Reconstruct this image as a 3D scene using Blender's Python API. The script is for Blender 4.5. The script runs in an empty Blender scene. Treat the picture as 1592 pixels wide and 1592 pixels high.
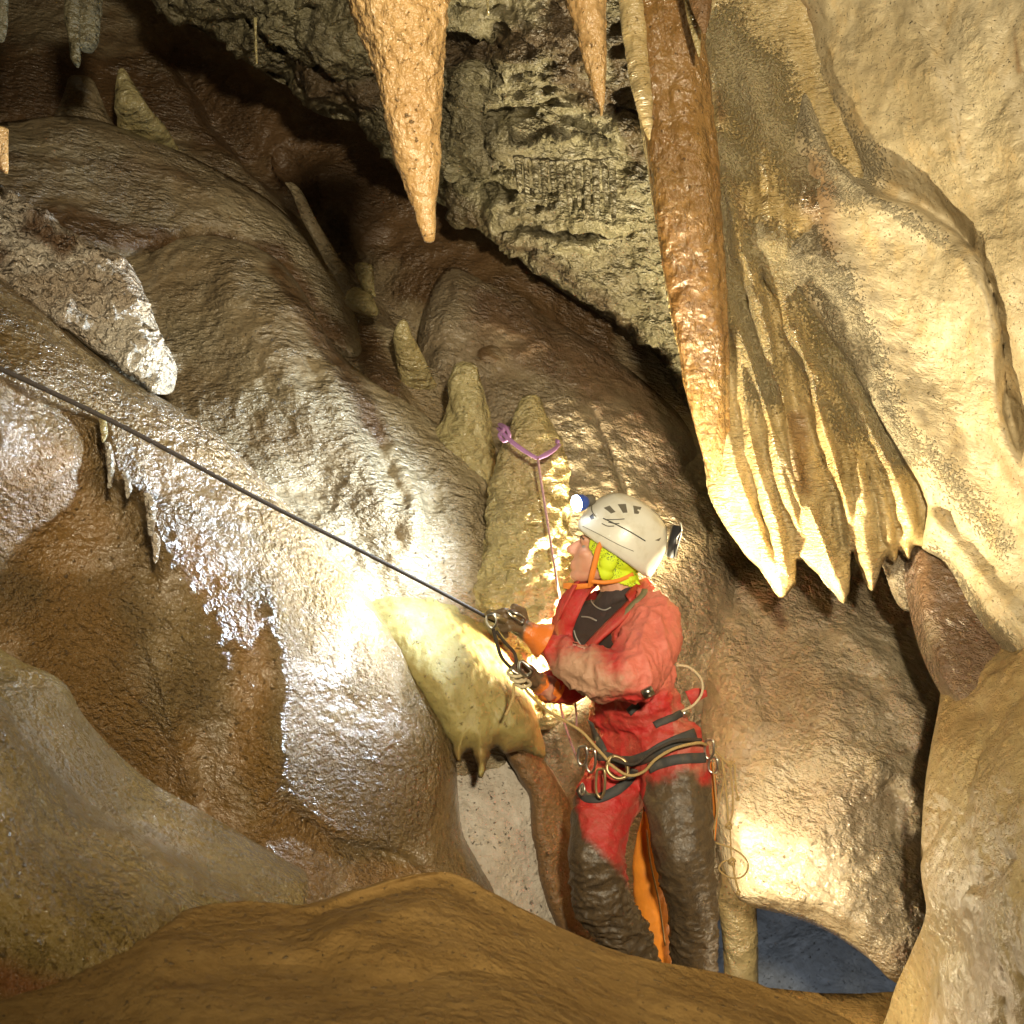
import bpy, bmesh, math, random
import numpy as np
from mathutils import Vector, Matrix
R = math.radians
random.seed(7)

# ---------------------------------------------------------------- camera, light, exposure
scene = bpy.context.scene
col = scene.collection
FPX = 796 / math.tan(R(22.5))
CZ = 1.6
cam_d = bpy.data.cameras.new('camera')
cam = bpy.data.objects.new('camera', cam_d)
col.objects.link(cam)
cam.location = (0, 0, CZ)
cam.rotation_euler = (R(90), 0, 0)
cam_d.sensor_width = 36
cam_d.angle = R(45)
cam_d.clip_start = 0.05
cam_d.clip_end = 200
cam_d.dof.use_dof = True
cam_d.dof.focus_distance = 3.9
cam_d.dof.aperture_fstop = 6.5
scene.camera = cam

world = bpy.data.worlds.new('World')
scene.world = world
world.use_nodes = True
bg = world.node_tree.nodes['Background']
bg.inputs[0].default_value = (1.0, 0.72, 0.42, 1)
bg.inputs[1].default_value = 0.012

scene.view_settings.view_transform = 'Standard'
scene.view_settings.look = 'None'
scene.view_settings.exposure = 1.4
scene.view_settings.gamma = 1.0
scene.render.engine = 'CYCLES'
scene.cycles.max_bounces = 6
scene.cycles.diffuse_bounces = 3
scene.cycles.glossy_bounces = 3
scene.cycles.transmission_bounces = 2
scene.cycles.use_denoising = True
scene.cycles.sample_clamp_indirect = 3.0


def W(px, py, Y):
    """A point of the cave seen at photograph pixel (px, py), Y metres into the cave."""
    return Vector(((px - 796) / FPX * Y, Y, CZ - (py - 796) / FPX * Y))


def spot(name, loc, target, power, colr, angle, blend, radius):
    d = bpy.data.lights.new(name, 'SPOT')
    d.energy = power; d.color = colr; d.spot_size = R(angle); d.spot_blend = blend
    d.shadow_soft_size = radius
    o = bpy.data.objects.new(name, d); col.objects.link(o)
    o.location = loc
    o.rotation_euler = (Vector(target) - Vector(loc)).to_track_quat('-Z', 'Y').to_euler()
    return o


def point(name, loc, power, colr, radius):
    d = bpy.data.lights.new(name, 'POINT')
    d.energy = power; d.color = colr; d.shadow_soft_size = radius
    o = bpy.data.objects.new(name, d); col.objects.link(o)
    o.location = loc
    return o


WARM = (1.0, 0.80, 0.52)
# the caver's headlamp, cool white, shining left along the rope
spot('headlamp_light', W(872, 787, 3.93), W(440, 800, 3.86), 98, (0.70, 0.85, 1.0), 125, 1.0, 0.032)
# unseen lamps assumed behind the caver, added for the warm rim and raking light
spot('assumed_rear_light', W(950, 1050, 4.26), W(855, 960, 4.42), 115, (1.0, 0.86, 0.56), 150, 0.5, 0.03)
spot('assumed_rear_light', W(1046, 1085, 4.20), W(1240, 600, 4.15), 85, (1.0, 0.86, 0.56), 122, 0.8, 0.03)
spot('assumed_rear_light', W(1066, 1330, 4.20), W(1260, 1430, 4.2), 15, (1.0, 0.86, 0.58), 168, 0.7, 0.03)
# unseen fill light, added below the right wall to brighten the boss
point('right_fill_light', W(1290, 1600, 3.85), 1.6, WARM, 0.05)
# unseen lamp, assumed deep in the lower right passage for its bluish glow
spot('assumed_passage_light', W(1290, 1620, 5.1), W(1240, 1540, 6.6), 15, (0.84, 0.91, 1.0), 130, 1.0, 0.05)
# unseen lamp, assumed beside the camera and added as warm frontal fill
spot('assumed_camera_side_light', (0.45, -0.8, 2.35), W(1180, 480, 4.2), 430, (1.0, 0.86, 0.60), 82, 0.9, 0.12)
# unseen fill light, added high on the left to brighten the mound
spot('left_fill_light', (-1.35, 0.6, 2.35), W(130, 1250, 2.6), 15, (1.0, 0.88, 0.62), 100, 1.0, 0.04)

# ---------------------------------------------------------------- helpers
_rs = np.random.RandomState(3)
_perm = np.concatenate([_rs.permutation(256)] * 3)
_grad = _rs.normal(size=(256, 3)); _grad /= np.linalg.norm(_grad, axis=1)[:, None]


def noise3(p):
    p = np.asarray(p, float)
    i = np.floor(p).astype(int); f = p - i
    u = f * f * f * (f * (f * 6 - 15) + 10)
    i &= 255
    out = 0
    for dx in (0, 1):
        for dy in (0, 1):
            for dz in (0, 1):
                h = _perm[_perm[_perm[i[:, 0] + dx] + i[:, 1] + dy] + i[:, 2] + dz]
                g = _grad[h]
                d = f - np.array([dx, dy, dz])
                w = (u[:, 0] if dx else 1 - u[:, 0]) * (u[:, 1] if dy else 1 - u[:, 1]) * (u[:, 2] if dz else 1 - u[:, 2])
                out = out + w * (g * d).sum(1)
    return out * 1.5


def fbm(p, octv=4, gain=0.5, ridged=False):
    a, s, t = 1.0, 0.0, 0.0
    p = np.asarray(p, float)
    for k in range(octv):
        n = noise3(p * (2.03 ** k) + 17.3 * k)
        if ridged:
            n = 1 - 2 * np.abs(n)
        s = s + a * n; t += a; a *= gain
    return s / t


def smooth(pts, n=8, closed=False):
    P = [np.array(p, float) for p in pts]
    N = len(P); out = []
    rng = range(N) if closed else range(N - 1)
    for i in rng:
        p0 = P[(i - 1) % N] if closed or i > 0 else 2 * P[0] - P[1]
        p1 = P[i]; p2 = P[(i + 1) % N]
        p3 = P[(i + 2) % N] if closed or i + 2 < N else 2 * P[-1] - P[-2]
        for k in range(n):
            t = k / n
            out.append(0.5 * ((2 * p1) + (-p0 + p2) * t + (2 * p0 - 5 * p1 + 4 * p2 - p3) * t * t + (-p0 + 3 * p1 - 3 * p2 + p3) * t ** 3))
    if not closed:
        out.append(P[-1])
    return np.array(out)


def seg_dist(pts, line, closed=False):
    """distance from every point to a polyline, with the nearest point and the position along the line"""
    best = np.full(len(pts), 1e9); near = np.zeros_like(pts); along = np.zeros(len(pts)); side = np.zeros(len(pts))
    L = len(line); M = L if closed else L - 1
    for i in range(M):
        a = line[i]; b = line[(i + 1) % L]; ab = b - a
        den = ab.dot(ab) + 1e-12
        t = np.clip(((pts - a) @ ab) / den, 0, 1)
        q = a + t[:, None] * ab
        d = np.hypot(*(pts - q).T)
        m = d < best
        best[m] = d[m]; near[m] = q[m]; along[m] = (i + t[m]) / M
        cr = ab[0] * (pts[:, 1] - a[1]) - ab[1] * (pts[:, 0] - a[0])
        side[m] = np.sign(cr[m])
    return best, near, along, side


def inside(pts, poly):
    x, y = pts[:, 0], pts[:, 1]
    r = np.zeros(len(pts), bool)
    n = len(poly)
    for i in range(n):
        x1, y1 = poly[i]; x2, y2 = poly[(i + 1) % n]
        if y1 == y2:
            continue
        c = ((y1 > y) != (y2 > y)) & (x < (x2 - x1) * (y - y1) / (y2 - y1) + x1)
        r ^= c
    return r


def tps(ctrl, pts):
    c = np.array(ctrl, float); n = len(c)
    s = 1000.0
    X = c[:, :2] / s; v = c[:, 2]
    def U(r2):
        return 0.5 * r2 * np.log(r2 + 1e-12)
    if n < 3:
        return np.full(len(pts), v.mean())
    K = U(((X[:, None] - X[None]) ** 2).sum(2)) + np.eye(n) * 2e-4
    Pm = np.c_[np.ones(n), X]
    A = np.block([[K, Pm], [Pm.T, np.zeros((3, 3))]]) + 0
    w = np.linalg.lstsq(A, np.r_[v, 0, 0, 0], rcond=None)[0]
    Q = pts / s
    out = np.zeros(len(pts))
    for k in range(0, len(pts), 40000):
        q = Q[k:k + 40000]
        out[k:k + 40000] = U(((q[:, None] - X[None]) ** 2).sum(2)) @ w[:n] + np.c_[np.ones(len(q)), q] @ w[n:]
    return out


def tag(o, label=None, cat=None, group=None, kind=None):
    if label: o['label'] = label
    if cat: o['category'] = cat
    if group: o['group'] = group
    if kind: o['kind'] = kind
    return o


def empty(name, loc):
    o = bpy.data.objects.new(name, None); col.objects.link(o); o.location = loc
    o.empty_display_size = 0.1
    return o


def mesh_obj(name, V, F, mat, parent=None, origin=None, smooth_sh=True, attrs=None):
    """link a mesh object; V are world points; the object's origin goes to `origin` or its parent's"""
    V = np.asarray(V, float)
    if origin is None:
        if parent is not None:
            origin = (0, 0, 0)
        else:
            lo, hi = V.min(0), V.max(0)
            origin = ((lo[0] + hi[0]) / 2, (lo[1] + hi[1]) / 2, lo[2])
    o_ = np.array(origin, float)
    if parent is not None:
        pw = Vector((0, 0, 0)); q = parent
        while q is not None:
            pw += q.location; q = q.parent
        base = np.array(pw)
        o_ = base
    me = bpy.data.meshes.new(name)
    me.from_pydata((V - o_).tolist(), [], [tuple(int(k) for k in f) for f in F])
    if attrs:
        for k, a in attrs.items():
            at = me.attributes.new(k, 'FLOAT', 'POINT')
            at.data.foreach_set('value', np.asarray(a, dtype=np.float32))
    me.update()
    if smooth_sh:
        me.polygons.foreach_set('use_smooth', [True] * len(me.polygons))
    o = bpy.data.objects.new(name, me); col.objects.link(o)
    if mat: me.materials.append(mat)
    if parent is not None:
        o.parent = parent
    else:
        o.location = o_
    return o


# ---------------------------------------------------------------- materials
def N(nt, t, **kw):
    n = nt.nodes.new(t)
    for k, v in kw.items():
        if k in n.inputs.keys():
            n.inputs[k].default_value = v
        else:
            setattr(n, k, v)
    return n


def mixc(nt, fac, a, b, mode='MIX'):
    m = nt.nodes.new('ShaderNodeMix'); m.data_type = 'RGBA'; m.blend_type = mode
    for s, v in ((0, fac), (6, a), (7, b)):
        if hasattr(v, 'links'):
            nt.links.new(v, m.inputs[s])
        elif s == 0:
            m.inputs[s].default_value = v
        else:
            m.inputs[s].default_value = (*v, 1)
    return m.outputs[2]


def math_(nt, op, a, b=None, clamp=False):
    m = nt.nodes.new('ShaderNodeMath'); m.operation = op; m.use_clamp = clamp
    for s, v in ((0, a), (1, b)):
        if v is None: continue
        if hasattr(v, 'links'): nt.links.new(v, m.inputs[s])
        else: m.inputs[s].default_value = v
    return m.outputs[0]


def rng(nt, v, a, b, c=0.0, d=1.0):
    m = nt.nodes.new('ShaderNodeMapRange'); m.interpolation_type = 'SMOOTHSTEP'
    nt.links.new(v, m.inputs[0])
    for i, x in enumerate((a, b, c, d)): m.inputs[i + 1].default_value = x
    return m.outputs[0]


def noise_n(nt, vec, scale, detail=3, rough=0.55, dist=0.0):
    n = N(nt, 'ShaderNodeTexNoise', Scale=scale, Detail=detail, Roughness=rough, Distortion=dist)
    nt.links.new(vec, n.inputs['Vector'])
    return n.outputs['Fac']


def rock(name, a, b, c, stain_shade=(0.25, 0.10, 0.03), crust_glint=(0.75, 0.68, 0.55), rough=0.32, ripple=0.006, rs=(14, 14, 60), tilt=0.0,
         grain=0.0012, gs=260, lump=0.008, ls=9, var=2.5, streak=0.35, wet=0.6, sss=0.0, crust_amp=0.02, cs=70, spec=0.5):
    """wet calcite: a/b/c are dry base colours, ripples run across the flow direction (tilt turns it in the picture plane)"""
    m = bpy.data.materials.new(name); m.use_nodes = True
    nt = m.node_tree; L = nt.links
    bs = nt.nodes['Principled BSDF']
    geo = nt.nodes.new('ShaderNodeNewGeometry')
    pos = geo.outputs['Position']
    mp = N(nt, 'ShaderNodeMapping'); mp.inputs['Rotation'].default_value = (0, R(tilt), 0)
    L.new(pos, mp.inputs[0])
    mp2 = N(nt, 'ShaderNodeMapping'); mp2.inputs['Scale'].default_value = rs
    L.new(mp.outputs[0], mp2.inputs[0])
    mp3 = N(nt, 'ShaderNodeMapping'); mp3.inputs['Scale'].default_value = (12, 12, 1.2)
    L.new(mp.outputs[0], mp3.inputs[0])
    big = noise_n(nt, pos, var, 4, 0.6, 0.4)
    st = noise_n(nt, mp3.outputs[0], 1.0, 4, 0.6)
    rip = noise_n(nt, mp2.outputs[0], 1.0, 3, 0.6, 0.15)
    lum = noise_n(nt, pos, ls, 4, 0.5, 0.3)
    gr = noise_n(nt, pos, gs, 2, 0.6)
    mott = noise_n(nt, pos, 38, 4, 0.65)
    c1 = mixc(nt, rng(nt, big, 0.35, 0.65), a, b)
    c1 = mixc(nt, rng(nt, st, 0.5, 0.72, 0, streak), c1, c)
    c1 = mixc(nt, rng(nt, mott, 0.35, 0.75, 0, 0.45), c1, (a[0] * 0.55, a[1] * 0.5, a[2] * 0.42))
    sa = nt.nodes.new('ShaderNodeAttribute'); sa.attribute_name = 'stain_shade'
    sf = math_(nt, 'ADD', sa.outputs['Fac'], math_(nt, 'MULTIPLY', math_(nt, 'SUBTRACT', lum, 0.5), 0.7))
    sf = rng(nt, sf, 0.2, 0.9)
    c1 = mixc(nt, sf, c1, stain_shade)  # mineral stains, and shade painted on the left mass and yellow apron
    ca = nt.nodes.new('ShaderNodeAttribute'); ca.attribute_name = 'crust'
    cn = noise_n(nt, pos, cs, 3, 0.65, 0.1)
    cf = math_(nt, 'ADD', ca.outputs['Fac'], math_(nt, 'MULTIPLY', math_(nt, 'SUBTRACT', cn, 0.5), 2.2))
    cf = rng(nt, cf, 0.25, 0.85)
    c1 = mixc(nt, math_(nt, 'MULTIPLY', cf, 0.6), c1, crust_glint)  # crust tone, paler to paint the sparkle of raking light
    L.new(c1, bs.inputs['Base Color'])
    grain *= 0.5
    # height in metres
    patch = noise_n(nt, pos, 3.3, 3, 0.55, 0.3)
    h = math_(nt, 'MULTIPLY', math_(nt, 'MULTIPLY', rip, ripple), rng(nt, patch, 0.35, 0.62, 0.25, 1.2))
    h = math_(nt, 'ADD', h, math_(nt, 'MULTIPLY', lum, lump))
    h = math_(nt, 'ADD', h, math_(nt, 'MULTIPLY', gr, grain))
    h = math_(nt, 'ADD', h, math_(nt, 'MULTIPLY', cf, math_(nt, 'MULTIPLY', cn, crust_amp)))
    bp = N(nt, 'ShaderNodeBump', Distance=3.0, Strength=1.0)
    L.new(h, bp.inputs['Height'])
    L.new(bp.outputs[0], bs.inputs['Normal'])
    rr = math_(nt, 'ADD', rng(nt, big, 0.3, 0.7, rough - 0.06, rough + 0.10), math_(nt, 'MULTIPLY', cf, 0.15))
    L.new(rr, bs.inputs['Roughness'])
    bs.inputs['Specular IOR Level'].default_value = spec
    if wet > 0:
        bs.inputs['Coat Weight'].default_value = wet
        bs.inputs['Coat Roughness'].default_value = max(0.12, rough - 0.16)
        L.new(bp.outputs[0], bs.inputs['Coat Normal'])
    if sss > 0:
        bs.inputs['Subsurface Weight'].default_value = sss
        bs.inputs['Subsurface Radius'].default_value = (0.05, 0.03, 0.012)
        bs.inputs['Subsurface Scale'].default_value = 1.0
    return m


def plain(name, c, rough=0.5, metal=0.0, bump=0.0, bscale=80, var=0.25, vs=20, dark=None, emit=None, estr=0.0, coat=0.0):
    m = bpy.data.materials.new(name); m.use_nodes = True
    nt = m.node_tree; L = nt.links; bs = nt.nodes['Principled BSDF']
    tc = nt.nodes.new('ShaderNodeTexCoord').outputs['Object']
    n = noise_n(nt, tc, vs, 4, 0.6)
    d = dark or tuple(k * 0.5 for k in c)
    L.new(mixc(nt, rng(nt, n, 0.45, 0.75, 0, var), c, d), bs.inputs['Base Color'])
    bs.inputs['Roughness'].default_value = rough
    bs.inputs['Metallic'].default_value = metal
    bs.inputs['Coat Weight'].default_value = coat
    if bump:
        bp = N(nt, 'ShaderNodeBump', Distance=bump, Strength=1.0)
        L.new(noise_n(nt, tc, bscale, 3), bp.inputs['Height']); L.new(bp.outputs[0], bs.inputs['Normal'])
    if emit:
        bs.inputs['Emission Color'].default_value = (*emit, 1); bs.inputs['Emission Strength'].default_value = estr
    return m


# ---------------------------------------------------------------- rock builders
def relief(name, outline, ctrl, mat, step=4, edge=40, drop=0.12, back=0.35, ridges=(), steps=(), lumps=(0.02, 2.5, 4), fine=(0.004, 18, 3), scal=None,
           stain_shade=(), crust=(), rag=0.0, smooth_outline=True, free=None, label=None, cat=None, kind=None, group=None, aniso=(1, 1, 1)):
    """a closed body of rock: an outline with a rounded rim, a modelled front face and a bulging back"""
    o = smooth(outline, 6, True) if smooth_outline else np.array(outline, float)
    if rag:
        s = np.linspace(0, len(o) * 0.35, len(o))
        o = o + rag * np.c_[noise3(np.c_[s, s * 0 + 3, s * 0]), noise3(np.c_[s, s * 0 + 9, s * 0])]
    lo, hi = o.min(0) - step, o.max(0) + step
    xs = np.arange(lo[0], hi[0] + step, step); ys = np.arange(lo[1], hi[1] + step, step)
    gx, gy = np.meshgrid(xs, ys); G = np.c_[gx.ravel(), gy.ravel()]
    nx, ny = len(xs), len(ys)
    ins = inside(G, o)
    cx, cy = np.meshgrid(xs[:-1] + step / 2, ys[:-1] + step / 2)
    cin = inside(np.c_[cx.ravel(), cy.ravel()], o)
    idx = np.arange(nx * ny).reshape(ny, nx)
    quads = np.stack([idx[:-1, :-1].ravel(), idx[1:, :-1].ravel(), idx[1:, 1:].ravel(), idx[:-1, 1:].ravel()], 1)[cin]
    used = np.unique(quads)
    rem = np.full(nx * ny, -1); rem[used] = np.arange(len(used))
    quads = rem[quads]
    P = G[used].copy(); ins = ins[used]
    # boundary vertices go onto the outline
    e = np.concatenate([quads[:, [0, 1]], quads[:, [1, 2]], quads[:, [2, 3]], quads[:, [3, 0]]])
    es = np.sort(e, 1); u, inv, cnt = np.unique(es, axis=0, return_inverse=True, return_counts=True)
    inv = inv.ravel()
    bm_ = cnt[inv] == 1; bedge = e[bm_]
    bv = np.zeros(len(P), bool); bv[bedge.ravel()] = True
    sd, near, _, _ = seg_dist(P, o, True)
    P[bv | ~ins] = near[bv | ~ins]
    sd = np.where(bv | ~ins, 0, sd)
    d = tps(ctrl, P)
    Ew = edge if not callable(edge) else edge(P)
    t = np.clip(sd / Ew, 0, 1)
    prof = 1 - np.sqrt(np.clip(1 - (1 - t) ** 2, 0, 1))
    d = d + drop * prof
    for line, w, h in ridges:                     # rounded ribs (h>0 towards the viewer)
        ln = smooth(line, 5)
        dist, _, al, _ = seg_dist(P, ln)
        ww = w * (1 + 0.25 * noise3(np.c_[al * 7, al * 0 + w, al * 0]))
        d = d - h * np.exp(-(dist / ww) ** 2) * np.clip(np.minimum(al, 1 - al) * 8 + 0.25, 0, 1)
    for line, w, h in steps:                      # steps: the side on the right of the line's direction falls back by h
        ln = smooth(line, 5)
        dist, _, al, sdn = seg_dist(P, ln)
        s = sdn * dist
        fall = 1 / (1 + np.exp(-np.clip((s) / 3.0, -30, 30)))
        d = d + h * fall * np.exp(-np.clip(s, 0, None) / w) * np.clip(np.minimum(al, 1 - al) * 10, 0, 1)
    front = np.c_[(P[:, 0] - 796) / FPX * d, d, CZ - (P[:, 1] - 796) / FPX * d]
    A, fr, oc = lumps
    seed = (hash_name(name) % 97) * 1.37
    nn = A * fbm(front * np.array(aniso) * fr + seed, oc) + fine[0] * fbm(front * np.array(aniso) * fine[1] + seed, fine[2])
    amp = np.clip(sd / 8.0, 0.0, 1)
    if scal:
        nn = nn + scal[0] * fbm(front * np.array(scal[1]) + seed + 0.8 * noise3(front * 2.5)[:, None], 3, 0.55, ridged=True)
    attrs = {'stain_shade': blobs(P, stain_shade, front), 'crust': blobs(P, crust, front)}
    nn = nn + attrs['crust'].clip(0, 1) * 0.009 * fbm(front * 30, 3, 0.6)
    V = front.copy()
    # displace along the view-facing normal estimated from the grid
    fn = vnormals(V, quads)
    V -= fn * (nn * amp)[:, None] * -1
    # back
    tb = np.sqrt(np.clip(1 - (1 - np.clip(sd / (2.5 * np.mean(Ew)), 0, 1)) ** 2, 0, 1))
    B = front + np.c_[0 * tb, back * tb + 0.0, 0 * tb]
    nf = len(V)
    bmap = np.arange(nf) + nf
    bi = np.where(bv)[0]; bmap[bi] = bi
    inner = np.where(~bv)[0]
    newi = np.full(nf, -1); newi[bi] = bi; newi[inner] = nf + np.arange(len(inner))
    VV = np.r_[V, B[inner]]
    FF = np.r_[quads, newi[quads][:, ::-1]]
    # drop degenerate back faces
    ok = np.array([len(set(f)) == 4 for f in FF[len(quads):]])
    bq = newi[quads]
    allb = bv[quads].all(1)
    FF = np.r_[quads, bq[~allb][:, ::-1]]
    for k in attrs: attrs[k] = np.r_[attrs[k], attrs[k][inner]]
    ob = mesh_obj(name, VV, FF, mat, attrs=attrs)
    tag(ob, label, cat, group, kind)
    return ob


def hash_name(s):
    h = 0
    for ch in s: h = (h * 31 + ord(ch)) % 1000003
    return h


def vnormals(V, Q):
    a = V[Q[:, 2]] - V[Q[:, 0]]; b = V[Q[:, 3]] - V[Q[:, 1]]
    n = np.cross(a, b)
    out = np.zeros_like(V)
    for k in range(4): np.add.at(out, Q[:, k], n)
    ln = np.linalg.norm(out, axis=1)[:, None] + 1e-12
    out /= ln
    if out[:, 1].mean() > 0: out = -out
    return out


def blobs(P, spec, pos3):
    """soft mask from strokes (polyline, width px, strength); its rim is broken by noise"""
    out = np.zeros(len(P))
    if not spec: return out
    nz = fbm(pos3 * 6, 3)
    for line, w, s in spec:
        ln = np.array(line, float)
        if len(ln) == 1: ln = np.r_[ln, ln + 0.5]
        dist, _, _, _ = seg_dist(P, ln)
        out = np.maximum(out, s * np.clip(1.15 - dist / w + 0.5 * nz, 0, 1))
    return out


def spire(name, rings, Y, mat, seg=72, step=4, depth=0.9, noise=(0.05, 5, 3), fine=(0.02, 25, 3), flutes=(0, 0), label=None, cat=None,
          group=None, parent=None, kind=None, stain_shade=(), crust=()):
    """a round formation from (centre x, y, half width) rings in photo pixels at Y metres (or a Y per ring)"""
    Rr = np.array([(r[0], r[1], r[2], (r[3] if len(r) > 3 else Y)) for r in rings], float)
    S = smooth(Rr, 10)
    L = np.r_[0, np.cumsum(np.hypot(np.diff(S[:, 0]), np.diff(S[:, 1])))]
    n = max(6, int(L[-1] / step))
    q = np.linspace(0, L[-1], n)
    S = np.stack([np.interp(q, L, S[:, k]) for k in range(4)], 1)
    S[:, 2] = np.maximum(S[:, 2], 0.3)
    C = np.stack([(S[:, 0] - 796) / FPX * S[:, 3], S[:, 3], CZ - (S[:, 1] - 796) / FPX * S[:, 3]], 1)
    rad = S[:, 2] / FPX * S[:, 3]
    th = np.linspace(0, 2 * np.pi, seg, endpoint=False)
    V = []
    for i in range(n):
        a = np.array([np.cos(th), np.sin(th) * depth, 0 * th]).T
        V.append(C[i] + a * rad[i])
    V = np.array(V).reshape(-1, 3)
    rr = np.repeat(rad, seg); cc = np.repeat(C, seg, 0)
    dirv = V - cc; dl = np.linalg.norm(dirv, axis=1)[:, None] + 1e-9; dirv /= dl
    seed = (hash_name(name) % 97) * 1.37 + Rr[0, 0] * 0.013
    disp = noise[0] * rr * fbm(V * noise[1] + seed, noise[2]) + fine[0] * rr * fbm(V * fine[1] + seed, fine[2])
    if flutes[0]:
        ang = np.tile(th, n)
        tw = 0.8 * noise3(np.c_[cc[:, 2] * 2, cc[:, 2] * 0, cc[:, 2] * 0 + 5])
        disp = disp + flutes[1] * rr * np.abs(np.cos(flutes[0] * 0.5 * (ang + tw)) ) * 1.0 - flutes[1] * rr * 0.6
    V = V + dirv * disp[:, None]
    F = []
    for i in range(n - 1):
        for j in range(seg):
            k = (j + 1) % seg
            F.append((i * seg + j, i * seg + k, (i + 1) * seg + k, (i + 1) * seg + j))
    nv = len(V)
    V = np.r_[V, C[:1], C[-1:]]
    for j in range(seg):
        k = (j + 1) % seg
        F.append((nv, k, j)); F.append((nv + 1, (n - 1) * seg + j, (n - 1) * seg + k))
    # outward faces
    if C[-1, 2] < C[0, 2]:
        F = [f[::-1] for f in F]
    PP = np.c_[V[:, 0] / V[:, 1] * FPX + 796, 796 - (V[:, 2] - CZ) / V[:, 1] * FPX]
    attrs = {'stain_shade': blobs(PP, stain_shade, V), 'crust': blobs(PP, crust, V)}
    ob = mesh_obj(name, V, F, mat, parent=parent, attrs=attrs)
    tag(ob, label, cat, group, kind)
    return ob

# ---------------------------------------------------------------- rock materials
M_slope = rock('wet_grey_flowstone', (0.36, 0.295, 0.185), (0.26, 0.19, 0.105), (0.44, 0.38, 0.27), stain_shade=(0.12, 0.068, 0.03), ripple=0.015, rs=(26, 26, 62), tilt=-12, rough=0.36, wet=0.5)
M_left = rock('wet_brown_flowstone', (0.21, 0.14, 0.055), (0.17, 0.105, 0.035), (0.25, 0.19, 0.095), stain_shade=(0.23, 0.125, 0.034), ripple=0.013, rs=(52, 52, 66), tilt=-25, rough=0.30, wet=1.0, grain=0.0012, lump=0.006, spec=0.8)
M_brown = rock('brown_calcite_and_shadow', (0.19, 0.105, 0.04), (0.15, 0.075, 0.028), (0.22, 0.13, 0.055), ripple=0.005, rs=(40, 40, 50), rough=0.55, wet=0.1, grain=0.0010)  # amber calcite, also the painted shadow tone of the rib
M_yellow = rock('yellow_translucent_calcite', (0.34, 0.28, 0.10), (0.29, 0.23, 0.075), (0.40, 0.35, 0.16), stain_shade=(0.24, 0.15, 0.05), ripple=0.002, rs=(30, 30, 12), rough=0.6, wet=0.05, lump=0.004, grain=0.0006, sss=0.35)
M_stalag = rock('pale_yellow_stalagmite', (0.42, 0.36, 0.18), (0.34, 0.27, 0.12), (0.48, 0.43, 0.27), ripple=0.010, rs=(24, 24, 46), rough=0.28, wet=0.7, grain=0.001, lump=0.012, ls=16, sss=0.12)
M_pale = rock('pale_limestone', (0.52, 0.47, 0.40), (0.46, 0.40, 0.33), (0.58, 0.52, 0.44), ripple=0.003, rs=(60, 60, 80), rough=0.55, wet=0.1, var=6)
M_ceil = rock('scalloped_ceiling_limestone', (0.21, 0.185, 0.105), (0.12, 0.10, 0.055), (0.26, 0.24, 0.155), stain_shade=(0.07, 0.045, 0.02), ripple=0.02, rs=(17, 17, 40), tilt=-18, rough=0.5, wet=0.25, lump=0.024, ls=13, grain=0.002, gs=140)
M_tan = rock('orange_tan_calcite', (0.52, 0.33, 0.14), (0.44, 0.26, 0.10), (0.60, 0.43, 0.22), ripple=0.006, rs=(45, 45, 30), rough=0.36, wet=0.5, lump=0.006, ls=22, sss=0.12)
M_column = rock('brown_column_calcite', (0.31, 0.175, 0.055), (0.24, 0.12, 0.035), (0.38, 0.24, 0.09), ripple=0.007, rs=(50, 50, 32), tilt=6, rough=0.24, wet=0.9, streak=0.25, lump=0.012, ls=16, sss=0.15)
M_curt = rock('cream_curtain_calcite', (0.58, 0.45, 0.23), (0.50, 0.36, 0.15), (0.62, 0.52, 0.32), stain_shade=(0.30, 0.19, 0.085), crust_glint=(0.64, 0.54, 0.33), ripple=0.011, rs=(22, 22, 88), tilt=4, rough=0.3, wet=0.6, lump=0.008, crust_amp=0.014, cs=105, sss=0.1)
M_right = rock('cream_wall_calcite', (0.56, 0.47, 0.30), (0.38, 0.30, 0.17), (0.60, 0.41, 0.17), stain_shade=(0.30, 0.19, 0.09), crust_glint=(0.68, 0.58, 0.38), ripple=0.004, rs=(18, 18, 40), tilt=-25, rough=0.5, wet=0.2, lump=0.009, ls=7, crust_amp=0.014, cs=95, streak=0.5)
M_boss = rock('wet_brown_boss_calcite', (0.32, 0.26, 0.17), (0.23, 0.17, 0.105), (0.40, 0.34, 0.25), stain_shade=(0.13, 0.075, 0.04), ripple=0.011, rs=(36, 36, 52), tilt=-20, rough=0.3, wet=0.6)
M_fore = rock('ochre_foreground_rock', (0.27, 0.165, 0.055), (0.215, 0.125, 0.038), (0.31, 0.20, 0.08), ripple=0.004, rs=(40, 40, 40), rough=0.8, wet=0.0, grain=0.0012, lump=0.006, spec=0.15)
M_cryst = rock('crystal_crusted_calcite', (0.30, 0.21, 0.065), (0.24, 0.155, 0.04), (0.33, 0.26, 0.11), ripple=0.015, rs=(70, 70, 70), rough=0.28, wet=0.6, grain=0.0016, gs=200)
M_frost = rock('white_popcorn_crust', (0.60, 0.54, 0.44), (0.44, 0.34, 0.24), (0.70, 0.66, 0.58), stain_shade=(0.15, 0.09, 0.05), ripple=0.014, rs=(50, 50, 50), rough=0.2, wet=1.0, lump=0.03, ls=24)
M_pillar = rock('smooth_honey_pillar', (0.36, 0.28, 0.14), (0.28, 0.19, 0.08), (0.42, 0.35, 0.22), ripple=0.006, rs=(22, 22, 30), rough=0.38, wet=0.35, lump=0.012, ls=5)
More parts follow.
